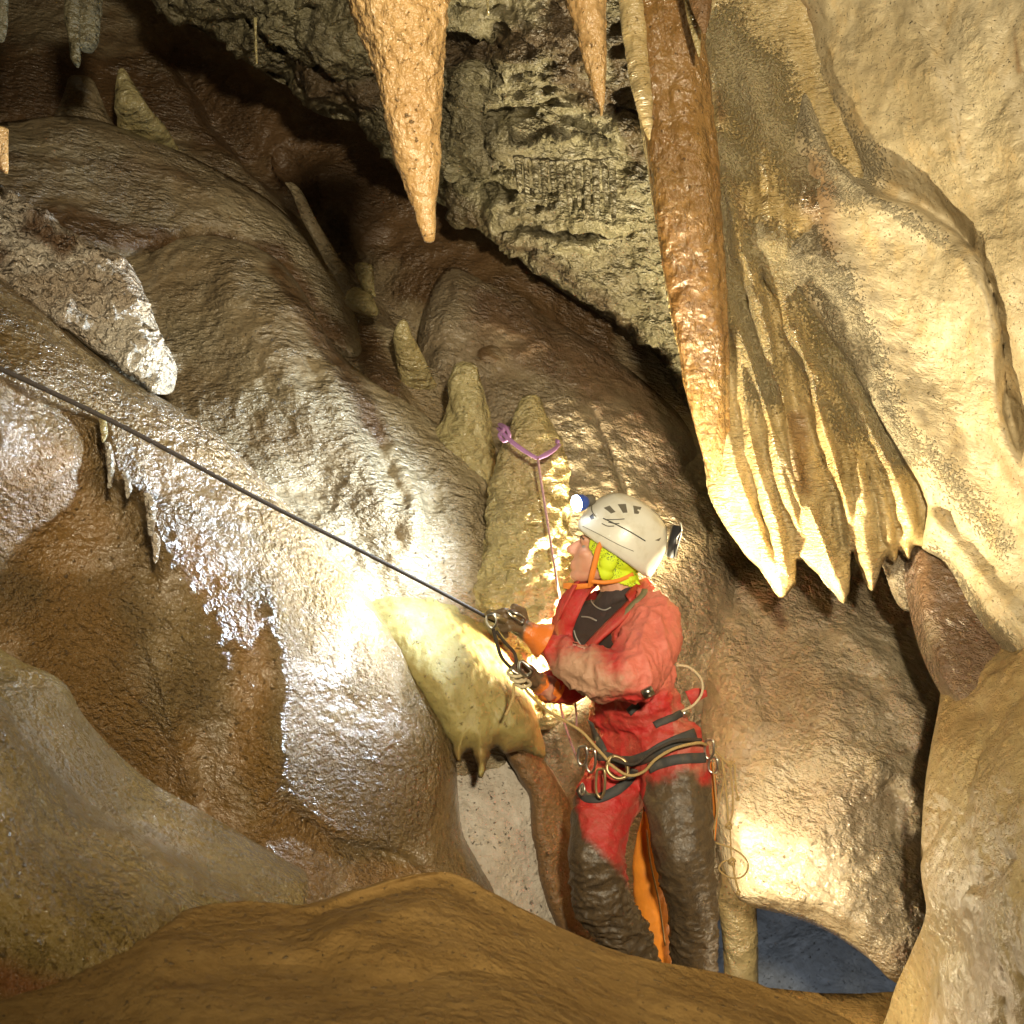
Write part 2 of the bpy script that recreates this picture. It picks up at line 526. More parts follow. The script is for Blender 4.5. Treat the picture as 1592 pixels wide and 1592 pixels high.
M_deep = rock('deep_grey_rock', (0.20, 0.21, 0.22), (0.13, 0.135, 0.14), (0.26, 0.27, 0.28), rough=0.8, wet=0.0, ripple=0.0, lump=0.03, ls=4, spec=0.1)
M_dark = rock('chamber_rock', (0.32, 0.23, 0.13), (0.26, 0.18, 0.09), (0.36, 0.28, 0.16), rough=0.7, wet=0.0)

# ---------------------------------------------------------------- the chamber that closes the cave all round
def chamber():
    n, m = 64, 32
    V = []
    for i in range(m + 1):
        ph = math.pi * i / m
        for j in range(n):
            th = 2 * math.pi * j / n
            V.append((math.sin(ph) * math.cos(th), math.sin(ph) * math.sin(th), math.cos(ph)))
    V = np.array(V)
    r = 1 + 0.16 * fbm(V * 3, 4)
    V = V * r[:, None] * np.array([6.5, 8.0, 3.8]) + np.array([0, 3.2, 1.9])
    F = [(i * n + j, i * n + (j + 1) % n, (i + 1) * n + (j + 1) % n, (i + 1) * n + j) for i in range(m) for j in range(n)]
    o = mesh_obj('cave_chamber', V, F, M_dark)
    tag(o, kind='structure')
chamber()

# ---------------------------------------------------------------- back slope (one large wall)
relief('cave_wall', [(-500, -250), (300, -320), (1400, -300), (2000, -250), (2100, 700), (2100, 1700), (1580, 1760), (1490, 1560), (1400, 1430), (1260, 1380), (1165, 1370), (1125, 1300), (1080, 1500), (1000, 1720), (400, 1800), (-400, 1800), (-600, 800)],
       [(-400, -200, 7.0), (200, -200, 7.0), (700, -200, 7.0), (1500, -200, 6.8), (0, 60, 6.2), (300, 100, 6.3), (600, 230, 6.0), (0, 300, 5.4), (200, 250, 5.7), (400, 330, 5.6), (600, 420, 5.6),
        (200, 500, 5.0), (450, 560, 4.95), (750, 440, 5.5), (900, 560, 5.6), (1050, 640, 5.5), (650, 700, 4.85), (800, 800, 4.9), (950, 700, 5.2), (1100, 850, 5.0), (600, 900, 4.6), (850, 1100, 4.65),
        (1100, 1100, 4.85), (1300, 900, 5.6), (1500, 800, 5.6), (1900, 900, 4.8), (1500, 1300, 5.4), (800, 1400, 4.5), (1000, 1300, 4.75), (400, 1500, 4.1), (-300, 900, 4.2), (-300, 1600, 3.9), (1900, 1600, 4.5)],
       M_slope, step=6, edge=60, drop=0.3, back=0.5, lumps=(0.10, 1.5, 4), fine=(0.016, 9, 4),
       steps=[([(230, 60), (330, 200), (460, 330), (560, 440), (640, 530), (700, 600)][::-1], 90, 0.35),
              ([(420, 230), (500, 360), (545, 460)][::-1], 40, 0.15)],
       ridges=[([(470, 250), (540, 360), (600, 430)], 40, 0.12), ([(700, 430), (860, 600), (1000, 720), (1090, 900)], 90, 0.15),
               ([(560, 560), (640, 660), (700, 800)], 22, 0.07), ([(900, 640), (960, 760), (1010, 900)], 16, 0.04)],
       stain_shade=[([(-100, 150), (300, 150), (600, 300), (700, 420), (900, 520)], 150, 1.0), ([(150, 350), (450, 380), (560, 520), (620, 640)], 45, 0.9), ([(740, 450), (1000, 620), (1080, 760)], 90, 0.6)],
       kind='structure')

# lobes of the slope in front of the back wall
relief('flowstone_lobe', [(150, 430), (230, 385), (330, 365), (420, 395), (470, 450), (520, 540), (590, 600), (655, 640), (725, 700), (772, 780), (800, 880), (820, 960), (830, 1200), (700, 1300), (400, 1200), (200, 900), (120, 600)],
       [(200, 420, 4.9), (400, 430, 4.85), (300, 600, 4.55), (450, 600, 4.5), (560, 720, 4.45), (690, 720, 4.52), (740, 820, 4.42), (600, 850, 4.3), (700, 1000, 4.25), (400, 900, 4.1), (700, 1250, 4.3), (200, 900, 4.0)],
       M_slope, step=4, edge=60, drop=0.22, back=0.4, lumps=(0.05, 3, 4), fine=(0.010, 16, 4),
       scal=(0.010, (7, 7, 16)), ridges=[([(330, 400), (430, 560), (560, 760), (640, 900)], 30, 0.05), ([(500, 560), (560, 700), (650, 860)], 20, 0.05), ([(600, 690), (640, 760), (650, 850)], 18, 0.06)],
       stain_shade=[([(430, 420), (520, 560), (590, 680)], 30, 0.8)], crust=(),
       label='pale grey rippled flowstone lobe in the middle of the slope, above the rope', cat='flowstone')
relief('flowstone_lobe', [(-120, 200), (0, 190), (120, 180), (230, 215), (330, 260), (430, 320), (500, 400), (545, 470), (560, 560), (480, 520), (420, 430), (330, 375), (220, 400), (120, 420), (0, 420), (-120, 400)],
       [(-50, 250, 4.9), (200, 250, 5.2), (400, 350, 5.2), (520, 480, 5.1), (200, 350, 4.95), (0, 380, 4.6)],
       M_slope, step=4, edge=45, drop=0.2, back=0.4, lumps=(0.05, 3, 4), fine=(0.010, 16, 4),
       stain_shade=[([(0, 330), (200, 370), (420, 400), (520, 520)], 40, 1.0), ([(-100, 230), (300, 270)], 25, 0.5)],
       label='brown rippled flowstone lobe high on the left, below the dark recess', cat='flowstone')
relief('flowstone_lobe', [(690, 420), (780, 450), (900, 520), (1010, 600), (1080, 680), (1110, 800), (1150, 900), (1180, 1000), (1180, 1250), (1120, 1400), (1060, 1480), (860, 1500), (820, 1250), (790, 900), (720, 700), (650, 560)],
       [(750, 480, 5.3), (950, 600, 5.2), (1060, 700, 5.1), (850, 700, 4.9), (1000, 850, 4.75), (850, 1000, 4.5), (1100, 1000, 4.8), (1000, 1200, 4.75), (1100, 1300, 4.85), (900, 1400, 4.6)],
       M_boss, step=4, edge=60, drop=0.25, back=0.4, lumps=(0.05, 3, 4), fine=(0.009, 18, 4),
       ridges=[([(920, 640), (960, 740), (990, 820)], 6, -0.03), ([(700, 560), (800, 700)], 20, -0.05)],
       stain_shade=[([(760, 480), (1000, 620), (1080, 720)], 70, 0.9), ([(900, 640), (1000, 740), (1060, 900)], 60, 0.35)],
       label='brown rippled flowstone mound directly behind the caver', cat='flowstone')

# pale wall under the yellow flowstone
relief('pale_rock_face', [(640, 1120), (760, 1130), (860, 1200), (900, 1320), (910, 1480), (700, 1520), (640, 1350)],
       [(650, 1150, 4.35), (850, 1200, 4.4), (760, 1400, 4.15), (900, 1450, 4.35)], M_pale, step=4, edge=30, drop=0.1, lumps=(0.02, 5, 3), fine=(0.006, 30, 3),
       label='smooth pale limestone face under the yellow flowstone, left of the caver', cat='rock face')
relief('calcite_rib', [(770, 1120), (810, 1140), (850, 1190), (880, 1240), (905, 1300), (925, 1400), (960, 1500), (900, 1500), (865, 1440), (842, 1380), (826, 1300), (822, 1240), (800, 1200), (780, 1160)],  # shape and brown colour stand in for the caver's cast shadow
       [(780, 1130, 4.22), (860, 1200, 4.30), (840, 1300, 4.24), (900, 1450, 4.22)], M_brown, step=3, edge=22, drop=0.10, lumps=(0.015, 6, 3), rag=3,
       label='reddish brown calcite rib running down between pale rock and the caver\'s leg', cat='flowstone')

# yellow translucent flowstone with its drips
relief('yellow_flowstone', [(530, 870), (600, 862), (680, 890), (750, 945), (800, 1010), (825, 1080), (842, 1140), (848, 1175), (832, 1176), (812, 1166), (786, 1172), (772, 1160), (760, 1176), (752, 1206), (744, 1208), (735, 1170), (722, 1170), (714, 1188), (703, 1165), (680, 1120), (620, 1040), (560, 960)],
       [(540, 880, 4.36), (600, 870, 4.42), (680, 900, 4.40), (750, 950, 4.36), (640, 960, 4.14), (740, 1040, 4.04), (800, 1030, 4.2), (720, 1120, 3.95), (800, 1120, 4.02), (840, 1160, 4.1)],
       M_yellow, step=2.6, edge=40, drop=0.12, back=0.3, rag=4, lumps=(0.03, 4, 4), fine=(0.006, 30, 3),
       ridges=[([(600, 920), (680, 1030), (722, 1160)], 22, 0.02), ([(660, 930), (730, 1040), (752, 1180)], 18, 0.02), ([(720, 980), (790, 1090), (830, 1160)], 18, 0.02)],
       stain_shade=[([(720, 1180), (780, 1170), (840, 1180)], 50, 0.6)],  # brown lower edge: the apron's shadow painted into its colour
       label='smooth yellow translucent flowstone apron dripping below the caver\'s hands', cat='flowstone')

# stalagmites on the slope
spire('stalagmite', [(826, 612, 2), (826, 617, 13), (824, 640, 22), (828, 670, 34), (826, 700, 46), (822, 760, 62), (818, 830, 74), (816, 920, 84), (822, 1020, 84), (830, 1100, 60), (836, 1130, 30)], 4.42, M_stalag,
      seg=110, step=3, noise=(0.45, 5, 4), fine=(0.16, 18, 4), crust=(), label='tall blunt yellow stalagmite with the purple sling tied round its neck', cat='stalagmite')
spire('stalagmite', [(720, 562, 3), (722, 568, 16), (722, 590, 26), (724, 640, 36), (722, 700, 48), (712, 780, 60, 4.74), (700, 860, 62, 4.82), (690, 950, 50, 4.95)], 4.70, M_stalag,
      seg=90, step=3.5, noise=(0.45, 5, 4), fine=(0.14, 16, 3), label='broad yellow stalagmite stump just left of the purple sling', cat='stalagmite')
spire('stalagmite', [(627, 497, 2), (627, 502, 8), (626, 520, 15, 4.9), (634, 545, 20, 4.95), (645, 580, 26, 5.02), (655, 620, 34, 5.15)], 4.88, M_stalag,
      seg=48, step=3, label='small yellow stalagmite knob up the slope from the broad stump', cat='stalagmite')
spire('stalagmite', [(552, 447, 6), (556, 456, 18), (560, 470, 24), (570, 484, 20), (580, 492, 5)], 5.06, M_stalag,
      seg=48, step=2.5, label='round tan stalagmite nub at the foot of the leaning grey ridge', cat='stalagmite')
spire('stalagmite', [(562, 408, 5), (565, 413, 14), (568, 430, 14), (572, 448, 10), (582, 462, 3)], 5.1, M_stalag,
      seg=40, step=2.5, label='small cream stalagmite stub standing on the round tan nub', cat='stalagmite')
spire('stalagmite', [(190, 106, 2), (190, 112, 7), (196, 135, 15), (206, 165, 26), (220, 195, 36, 5.6), (232, 230, 45, 5.75), (240, 270, 50, 6.0)], 5.5, M_stalag,
      seg=60, step=3, noise=(0.14, 5, 3), fine=(0.08, 14, 3), label='pointed pale stalagmite high on the left, under the dark recess', cat='stalagmite')
spire('stalagmite', [(125, 118, 4), (126, 124, 18), (128, 145, 26), (128, 175, 38), (130, 215, 60)], 5.7, M_slope,
      seg=48, step=3, label='blurred round brown stalagmite dome left of the pointed pale one', cat='stalagmite')
spire('calcite_ridge', [(450, 285, 7), (462, 300, 9), (480, 340, 11), (500, 375, 12), (520, 410, 13), (540, 440, 15), (553, 460, 18)], 5.14, M_slope,
      seg=40, step=3, label='narrow leaning grey ridge ending at the round tan nub', cat='flowstone')

# ---------------------------------------------------------------- ceiling
CE = [(235, -260), (238, -40), (262, 8), (330, 48), (392, 96), (440, 120), (480, 160), (545, 178), (600, 232), (660, 290), (720, 335), (790, 385), (850, 432), (930, 482), (1000, 530), (1050, 590), (1090, 640), (1150, 680), (1400, 620), (1500, 200), (1450, -260)]
relief('cave_ceiling', CE,
       [(300, -200, 4.4), (280, 0, 5.0), (400, 60, 5.0), (600, -150, 4.2), (560, 150, 4.9), (800, -100, 4.2), (700, 120, 4.75), (700, 300, 5.2), (850, 250, 4.85), (850, 400, 5.2), (950, 150, 4.6), (1000, 400, 5.1), (1080, 620, 5.5), (1300, 400, 4.8), (1300, -100, 4.2)],
       M_ceil, step=3, edge=38, drop=0.28, back=0.5, rag=7, lumps=(0.16, 3.0, 5), fine=(0.030, 13, 4), aniso=(1, 1, 1.8), scal=(0.05, (6, 6, 15)),
       steps=[([(400, 40), (500, 85), (600, 90), (720, 60), (800, 40)], 60, 0.15), ([(690, 200), (760, 260), (800, 290), (960, 260)], 30, 0.10), ([(700, 330), (800, 340), (900, 350), (1000, 345)], 50, 0.08)],
       ridges=[([(730, 100), (720, 180), (740, 260)], 25, 0.08), ([(790, 210), (850, 190), (920, 210), (1000, 190)], 20, 0.06), ([(250, 0), (380, 70), (440, 110)], 18, 0.06)],
       stain_shade=[([(880, 20), (900, 130), (960, 160)], 50, 1.0), ([(480, 110), (560, 150), (700, 90), (880, 40)], 34, 1.0), ([(700, 300), (850, 400), (1040, 560)], 22, 0.7), ([(960, 60), (990, 250)], 35, 0.8)],
       kind='structure')
ORD = ['first', 'second', 'third', 'fourth', 'fifth', 'sixth', 'seventh', 'eighth', 'ninth', 'tenth', 'eleventh', 'last and rightmost']
for k, (x, y0, y1, hw) in enumerate([(806, 255, 300, 6), (818, 258, 318, 5), (832, 260, 305, 5), (846, 260, 322, 6), (858, 262, 300, 4), (870, 262, 312, 6), (884, 262, 330, 6), (899, 262, 322, 5), (912, 260, 340, 6), (926, 262, 346, 6), (940, 260, 318, 5), (952, 258, 344, 6)]):
    spire('drip_stub', [(x, y0 - 12, hw * 1.6), (x, y0, hw), (x + 1, (y0 + y1) / 2, hw * 0.9), (x + 2, y1 - 4, hw * 0.6), (x + 2, y1, 1)], 4.66 + (y0 - 250) * 0.001, M_ceil, seg=16, step=4,
          label=ORD[k] + ' from the left of the grey drip stubs in the ceiling\'s organ-pipe row', cat='stalactite', group='organ-pipe row of drip stubs on the ceiling')

# ---------------------------------------------------------------- stalactites
spire('stalactite', [(618, -60, 90), (618, 0, 78), (628, 60, 68), (637, 120, 55), (642, 180, 47), (648, 230, 38), (654, 280, 28), (661, 330, 18), (666, 362, 12), (667, 374, 9), (667, 377, 5)], 2.75, M_tan,
      seg=130, step=2.6, noise=(0.22, 9, 4), fine=(0.10, 45, 4), label='large orange-tan stalactite hanging alone at top centre', cat='stalactite')
spire('stalactite', [(905, -60, 42), (909, 0, 33), (917, 40, 26), (923, 80, 20), (928, 120, 14), (932, 150, 9), (935, 165, 4), (935, 180, 1.5)], 3.25, M_tan,
      seg=70, step=2.6, noise=(0.3, 12, 4), fine=(0.12, 50, 3), label='slim tan stalactite with a needle tip left of the brown column', cat='stalactite')
spire('stalactite', [(1086, -40, 24), (1089, 0, 18), (1092, 25, 12), (1094, 42, 6), (1095, 52, 2)], 3.75, M_brown,
      seg=40, step=2.6, label='short dark amber stalactite tip in front of the brown column', cat='stalactite')
spire('stalactite', [(1076, -40, 16), (1078, 10, 13), (1082, 50, 8), (1086, 80, 3), (1087, 88, 1)], 3.85, M_stalag,
      seg=36, step=2.6, label='thin pale stalactite tip just behind the short dark amber one', cat='stalactite')
spire('stalactite', [(128, -60, 30), (130, 0, 26), (132, 40, 22), (133, 66, 18), (136, 80, 8)], 4.3, M_ceil, seg=48, step=3, noise=(0.3, 8, 4), fine=(0.15, 30, 3),
      label='stubby broken pale stalactite in the top left corner', cat='stalactite')
spire('stalactite', [(112, -40, 14), (112, 20, 12), (115, 60, 9), (118, 92, 8), (121, 105, 2)], 4.25, M_ceil, seg=40, step=3, noise=(0.3, 8, 4),
      label='narrow pale stalactite beside the stubby broken one', cat='stalactite')
spire('stalactite', [(-4, -60, 22), (-2, 0, 14), (0, 40, 11), (2, 60, 6), (2, 66, 1)], 4.2, M_ceil, seg=40, step=3, noise=(0.3, 8, 4),
      label='pale stalactite cut by the left edge at the top corner', cat='stalactite')
spire('stalactite', [(-8, 200, 20), (-4, 230, 16), (4, 258, 9), (10, 270, 2)], 3.6, M_tan, seg=30, step=3,
      label='small cream stalactite tip poking in at the left edge', cat='stalactite')
for x, y0, y1, yy, lb in ((397, 48, 98, 4.6, 'thin white straw hanging from the pale ceiling edge'), (757, -20, 22, 4.0, 'tiny straw at the top edge right of the large stalactite')):
    spire('soda_straw', [(x, y0 - 20, 3), (x, y0, 2.2), (x + 2, y1, 1.8), (x + 2, y1 + 2, 0.5)], yy, M_stalag, seg=12, step=4, label=lb, cat='stalactite')

# ---------------------------------------------------------------- brown column and the curtains beside it
spire('calcite_column', [(1015, -80, 62), (1033, 0, 56), (1046, 100, 54), (1056, 200, 54), (1066, 300, 52), (1077, 400, 48, 4.11), (1088, 500, 42, 4.17), (1099, 600, 34, 4.25), (1110, 690, 24, 4.35), (1118, 760, 10, 4.45)], 4.07, M_column,
      seg=120, step=4, depth=0.8, noise=(0.10, 6, 3), fine=(0.05, 25, 3), flutes=(5, 0.10), label='tall glossy brown column running down the left side of the curtains', cat='column')
spire('calcite_column', [(975, -80, 22), (983, 0, 20), (992, 80, 20), (1003, 160, 16), (1010, 200, 10), (1014, 225, 2)], 4.03, M_curt,
      seg=50, step=3.5, noise=(0.2, 8, 4), fine=(0.10, 30, 3), label='pale green-cream rib tapering down the left side of the brown column', cat='column')
relief('calcite_curtain', [(962, -120), (968, 20), (985, 130), (1004, 250), (1020, 350), (1040, 480), (1066, 590), (1090, 690), (1106, 780), (1150, 850), (1190, 898), (1214, 930), (1236, 908), (1240, 872), (1258, 880), (1290, 915), (1313, 938), (1322, 905), (1325, 858), (1340, 886), (1356, 920), (1370, 884), (1380, 866), (1392, 876), (1400, 856), (1413, 870), (1422, 850), (1445, 850), (1500, 830), (1500, 600), (1400, 400), (1300, 100), (1280, -120)],
       [(980, -100, 4.37), (990, 200, 4.37), (1040, 450, 4.37), (1110, -50, 4.25), (1120, 200, 4.23), (1150, 400, 4.21), (1250, 0, 4.17), (1230, 500, 4.23), (1100, 700, 4.42), (1200, 700, 4.25), (1180, 850, 4.37), (1300, 850, 4.29), (1300, 650, 4.23), (1400, 800, 4.23), (1450, 650, 4.17)],
       M_curt, step=2.6, edge=16, drop=0.07, back=0.12, rag=2.5, lumps=(0.035, 5, 4), fine=(0.007, 26, 4), aniso=(1, 1, 0.5),
       ridges=[([(1075, 420), (1110, 560), (1135, 700), (1180, 830), (1215, 915)], 13, 0.05), ([(1120, 420), (1150, 560), (1170, 700), (1210, 830), (1225, 900)], 11, 0.06),
               ([(1165, 400), (1200, 540), (1225, 640), (1250, 760), (1310, 925)], 12, 0.08), ([(1150, 500), (1190, 640), (1215, 740), (1245, 830)], 9, 0.05),
               ([(1220, 480), (1262, 600), (1290, 700), (1322, 820)], 12, 0.075), ([(1250, 540), (1310, 650), (1335, 740), (1350, 900)], 11, 0.06), ([(1300, 560), (1360, 680), (1400, 760), (1425, 840)], 14, 0.05),
               ([(1110, 60), (1120, 220), (1140, 330), (1150, 420)], 16, 0.05), ([(1160, 100), (1190, 260), (1200, 400)], 20, 0.05), ([(1226, 560), (1236, 680), (1262, 800)], 10, -0.06), ([(1180, 420), (1215, 600)], 9, -0.05), ([(1105, 640), (1140, 760), (1185, 870)], 5, 0.02), ([(1140, 620), (1165, 730), (1200, 850)], 5, -0.02), ([(1185, 600), (1215, 700), (1262, 840)], 5, 0.02), ([(1245, 600), (1285, 720), (1300, 840)], 5, 0.02), ([(1290, 600), (1325, 700), (1345, 820)], 5, -0.02), ([(1340, 680), (1370, 770), (1385, 850)], 6, 0.025), ([(1130, 300), (1170, 450), (1190, 560)], 6, 0.02), ([(1200, 100), (1215, 250), (1225, 400)], 8, 0.02), ([(1275, 690), (1300, 780), (1312, 860)], 8, -0.05)],
       steps=[([(1168, 385), (1215, 480), (1245, 560), (1270, 660), (1300, 740), (1318, 830)], 30, 0.05)],
       stain_shade=[([(1240, 650), (1250, 760)], 22, 0.9), ([(1115, 150), (1122, 180)], 20, 0.9), ([(1250, 260), (1275, 360)], 36, 0.9), ([(1300, 660), (1310, 740)], 12, 0.5), ([(1140, 280), (1160, 350)], 14, 0.6)],
       crust=[([(1130, 60), (1200, 200), (1260, 260)], 66, 0.9), ([(1115, 230), (1150, 260)], 40, 0.9), ([(1180, 390), (1280, 440), (1330, 560)], 60, 0.9), ([(1120, 300), (1130, 400), (1190, 600)], 42, 0.7), ([(1300, 560), (1400, 700)], 50, 0.8), ([(1230, 520), (1260, 600), (1330, 680)], 26, 0.5)],  # bumpy crust; its paler colour also paints glints of raking light
       label='cream drapery of fluted curtains ending in ragged teeth above the boss', cat='flowstone curtain')
relief('stalactite', [(1370, 850), (1430, 845), (1425, 940), (1400, 945), (1380, 900)], [(1400, 850, 4.4), (1380, 900, 4.4), (1420, 930, 4.4)], M_boss, step=3, edge=12, drop=0.05, back=0.08,
       label='short grey rock blade hanging in shadow behind the curtain teeth', cat='stalactite')

# ---------------------------------------------------------------- right wall
relief('flowstone_wall', [(1215, -200), (1225, 0), (1250, 120), (1200, 300), (1170, 372), (1215, 420), (1270, 500), (1330, 590), (1390, 690), (1432, 760), (1440, 800), (1436, 850), (1478, 878), (1530, 950), (1560, 990), (1600, 1040), (1720, 1180), (2000, 1250), (2100, 500), (2000, -200)],
       [(1240, -100, 4.12), (1350, 0, 3.92), (1500, -50, 3.67), (1592, 100, 3.47), (1250, 300, 4.15), (1200, 370, 4.19), (1350, 300, 3.99), (1500, 350, 3.77), (1592, 400, 3.47), (1300, 520, 4.17), (1430, 560, 4.07), (1400, 720, 4.09), (1540, 700, 3.92), (1450, 840, 4.17), (1592, 950, 3.82), (1900, 300, 3.07), (1900, 1100, 3.57)],
       M_right, step=3.4, edge=14, drop=0.06, back=0.35, rag=2, lumps=(0.05, 2.5, 4), fine=(0.008, 14, 4),
       steps=[([(1592, 730), (1562, 640), (1545, 480), (1500, 380), (1430, 325), (1330, 270), (1270, 180), (1230, 60), (1210, -50)], 60, 0.15),
              ([(1592, 240), (1540, 330), (1500, 260), (1470, 120), (1400, -20)], 60, 0.025)],
       ridges=[([(1440, 790), (1500, 860), (1560, 940), (1620, 1020)], 16, 0.04), ([(1420, 20), (1480, 200), (1540, 380), (1575, 560)], 30, 0.035), ([(1510, 0), (1560, 160), (1600, 300)], 24, 0.035),
               ([(1380, 640), (1450, 780), (1540, 900)], 26, -0.04), ([(1300, 330), (1400, 480), (1480, 620), (1540, 800)], 40, -0.03)],
       stain_shade=[([(1245, 20), (1240, 60)], 32, 0.8), ([(1265, 250), (1285, 380)], 40, 0.8), ([(1520, 690), (1592, 760)], 30, 0.8), ([(1575, 40), (1585, 110)], 8, 0.7)],
       crust=[([(1180, 60), (1260, 170), (1330, 280)], 52, 0.8), ([(1215, 300), (1300, 460), (1340, 560), (1400, 700)], 40, 0.85), ([(1200, 400), (1300, 440)], 44, 0.8), ([(1330, 290), (1470, 380)], 14, 0.5), ([(1440, 700), (1560, 850)], 26, 0.4), ([(1450, 860), (1600, 1040)], 16, 0.6)],  # crust bumps, with the lit sparkle along the lip painted paler
       kind=None, label='broad cream flowstone wall filling the upper right, with bumpy crust and painted pale glints', cat='flowstone')
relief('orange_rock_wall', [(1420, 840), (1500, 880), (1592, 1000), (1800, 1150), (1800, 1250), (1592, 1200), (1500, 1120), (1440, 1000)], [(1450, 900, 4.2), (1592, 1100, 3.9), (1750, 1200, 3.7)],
       M_boss, step=5, edge=30, drop=0.1, stain_shade=[([(1450, 900), (1592, 1100)], 150, 1.0)], label='shaded orange-brown rock behind the lower edge of the cream wall', cat='rock face')
relief('rock_boss', [(1100, 900), (1200, 870), (1320, 860), (1420, 880), (1480, 960), (1496, 1080), (1470, 1180), (1462, 1300), (1476, 1420), (1478, 1500), (1430, 1530), (1395, 1528), (1350, 1490), (1290, 1450), (1230, 1425), (1165, 1408), (1140, 1385), (1122, 1330), (1095, 1200), (1085, 1040)],
       [(1120, 950, 4.9), (1300, 900, 5.0), (1460, 980, 4.9), (1200, 1080, 4.62), (1350, 1080, 4.55), (1440, 1150, 4.5), (1180, 1250, 4.5), (1320, 1250, 4.32), (1420, 1280, 4.35), (1170, 1370, 4.4), (1300, 1400, 4.2), (1420, 1480, 4.15)],
       M_boss, step=3.4, edge=46, drop=0.2, back=0.5, lumps=(0.06, 3, 4), fine=(0.008, 20, 4),
       ridges=[([(1300, 960), (1400, 1060), (1450, 1180)], 30, 0.06), ([(1200, 960), (1220, 1100), (1260, 1250)], 40, -0.05), ([(1350, 1180), (1420, 1220), (1450, 1300)], 30, 0.06)],
       stain_shade=[([(1200, 920), (1215, 970)], 18, 0.9), ([(1380, 1180), (1420, 1160)], 16, 0.5), ([(1400, 1480), (1460, 1520)], 24, 0.7), ([(1400, 920), (1470, 960)], 40, 0.8)],
       label='bulging wet brown boss below the curtain teeth, right of the caver', cat='rock boss')
relief('rock_pillar', [(1495, 1050), (1540, 1000), (1600, 980), (1700, 1000), (1900, 1100), (1900, 1800), (1380, 1800), (1400, 1620), (1440, 1530), (1466, 1470), (1456, 1390), (1462, 1250), (1480, 1130)],
       [(1500, 1100, 3.9), (1592, 1200, 3.3), (1500, 1400, 3.4), (1592, 1500, 3.0), (1440, 1600, 3.7), (1850, 1300, 2.9)],
       M_pillar, step=5, edge=60, drop=0.25, back=0.5, lumps=(0.07, 3, 4), fine=(0.01, 14, 3),
       steps=[([(1592, 1330), (1540, 1380), (1480, 1390)], 40, 0.08)],
       label='smooth honey-coloured pillar at the lower right edge', cat='rock pillar')
relief('deep_passage_wall', [(1000, 1350), (1500, 1350), (1600, 1900), (900, 1900)], [(1100, 1400, 6.8), (1400, 1400, 6.6), (1250, 1800, 5.8)], M_deep, step=10, edge=60, drop=0.2,
       kind='structure')
spire('passage_column', [(1140, 1290, 50), (1142, 1370, 40), (1144, 1400, 32), (1150, 1450, 28), (1152, 1520, 27), (1150, 1620, 34)], 5.0, M_pillar, seg=50, step=5,
      label='short beige column at the mouth of the dark passage, by the caver\'s boots', cat='column')

# ---------------------------------------------------------------- left masses
relief('flowstone_mass', [(-300, 250), (-100, 360), (0, 430), (60, 480), (130, 540), (200, 590), (270, 630), (330, 670), (400, 740), (470, 815), (530, 880), (585, 950), (640, 1030), (690, 1120), (708, 1180), (713, 1250), (722, 1310), (748, 1360), (778, 1430), (780, 1600), (400, 1750), (-300, 1750)],
       [(-200, 300, 3.3), (0, 450, 3.45), (150, 560, 3.5), (300, 680, 3.6), (440, 800, 3.74), (580, 980, 3.87), (680, 1120, 3.88), (700, 1250, 3.84), (740, 1380, 3.82),
        (0, 600, 3.15), (150, 700, 3.38), (100, 850, 3.42), (250, 850, 3.47), (360, 860, 3.57), (-200, 1200, 3.1), (0, 1100, 3.32), (300, 1050, 3.48), (430, 1000, 3.57), (360, 1020, 3.51), (510, 1020, 3.70), (430, 1200, 3.51), (300, 1200, 3.49), (200, 1200, 3.48), (520, 1180, 3.64), (600, 1150, 3.74), (300, 1350, 3.46), (560, 1350, 3.62), (500, 1600, 3.2), (-200, 1600, 2.7)],
       M_left, step=3.4, edge=60, drop=0.16, back=0.5, lumps=(0.022, 3, 4), fine=(0.006, 22, 4),
       steps=[([(-60, 560), (60, 620), (150, 655), (166, 700), (180, 750), (215, 780), (238, 850), (250, 920)], 60, 0.09),
              ([(430, 1230), (520, 1300), (620, 1325), (680, 1370)], 40, 0.05)],
       ridges=[([(240, 1000), (262, 1100), (300, 1230), (330, 1330)], 16, 0.02), ([(420, 900), (450, 1050), (440, 1200)], 20, 0.02)],
       stain_shade=[([(60, 760), (100, 900), (100, 1100), (260, 1250), (360, 1330), (460, 1350)], 130, 1.0), ([(300, 860), (390, 1000), (390, 1180), (440, 1300)], 48, 1.0), ([(550, 1360), (660, 1370)], 40, 0.9)],  # shade of the hollow beyond the lit crest, painted as brown
       label='huge glistening brown flowstone mass filling the left, lit by the headlamp along its crest', cat='flowstone')
for x, y0, y1, hw, lb in ((160, 650, 688, 6, 'small pale drip at the ledge edge just under the rope'), (170, 700, 760, 6, 'white wet drip below the small pale one on the left mass'),
                      (198, 745, 775, 6, 'amber drip slanting between two white drips'), (233, 778, 834, 7, 'white cylindrical drip on the brown mass'), (241, 838, 876, 6, 'lowest faint white drip on the brown mass')):
    spire('wet_drip', [(x - 4, y0 - 12, hw * 0.7), (x, y0, hw), (x + 2, (y0 + y1) / 2, hw * 0.9), (x + 1, y1 - 6, hw * 0.6), (x, y1, 1)], 3.26 + 0.0005 * (y0 - 650), M_frost if 'white' in lb else M_stalag, seg=24, step=2, noise=(0.7, 30, 3), fine=(0.4, 80, 3), label=lb, cat='drip')
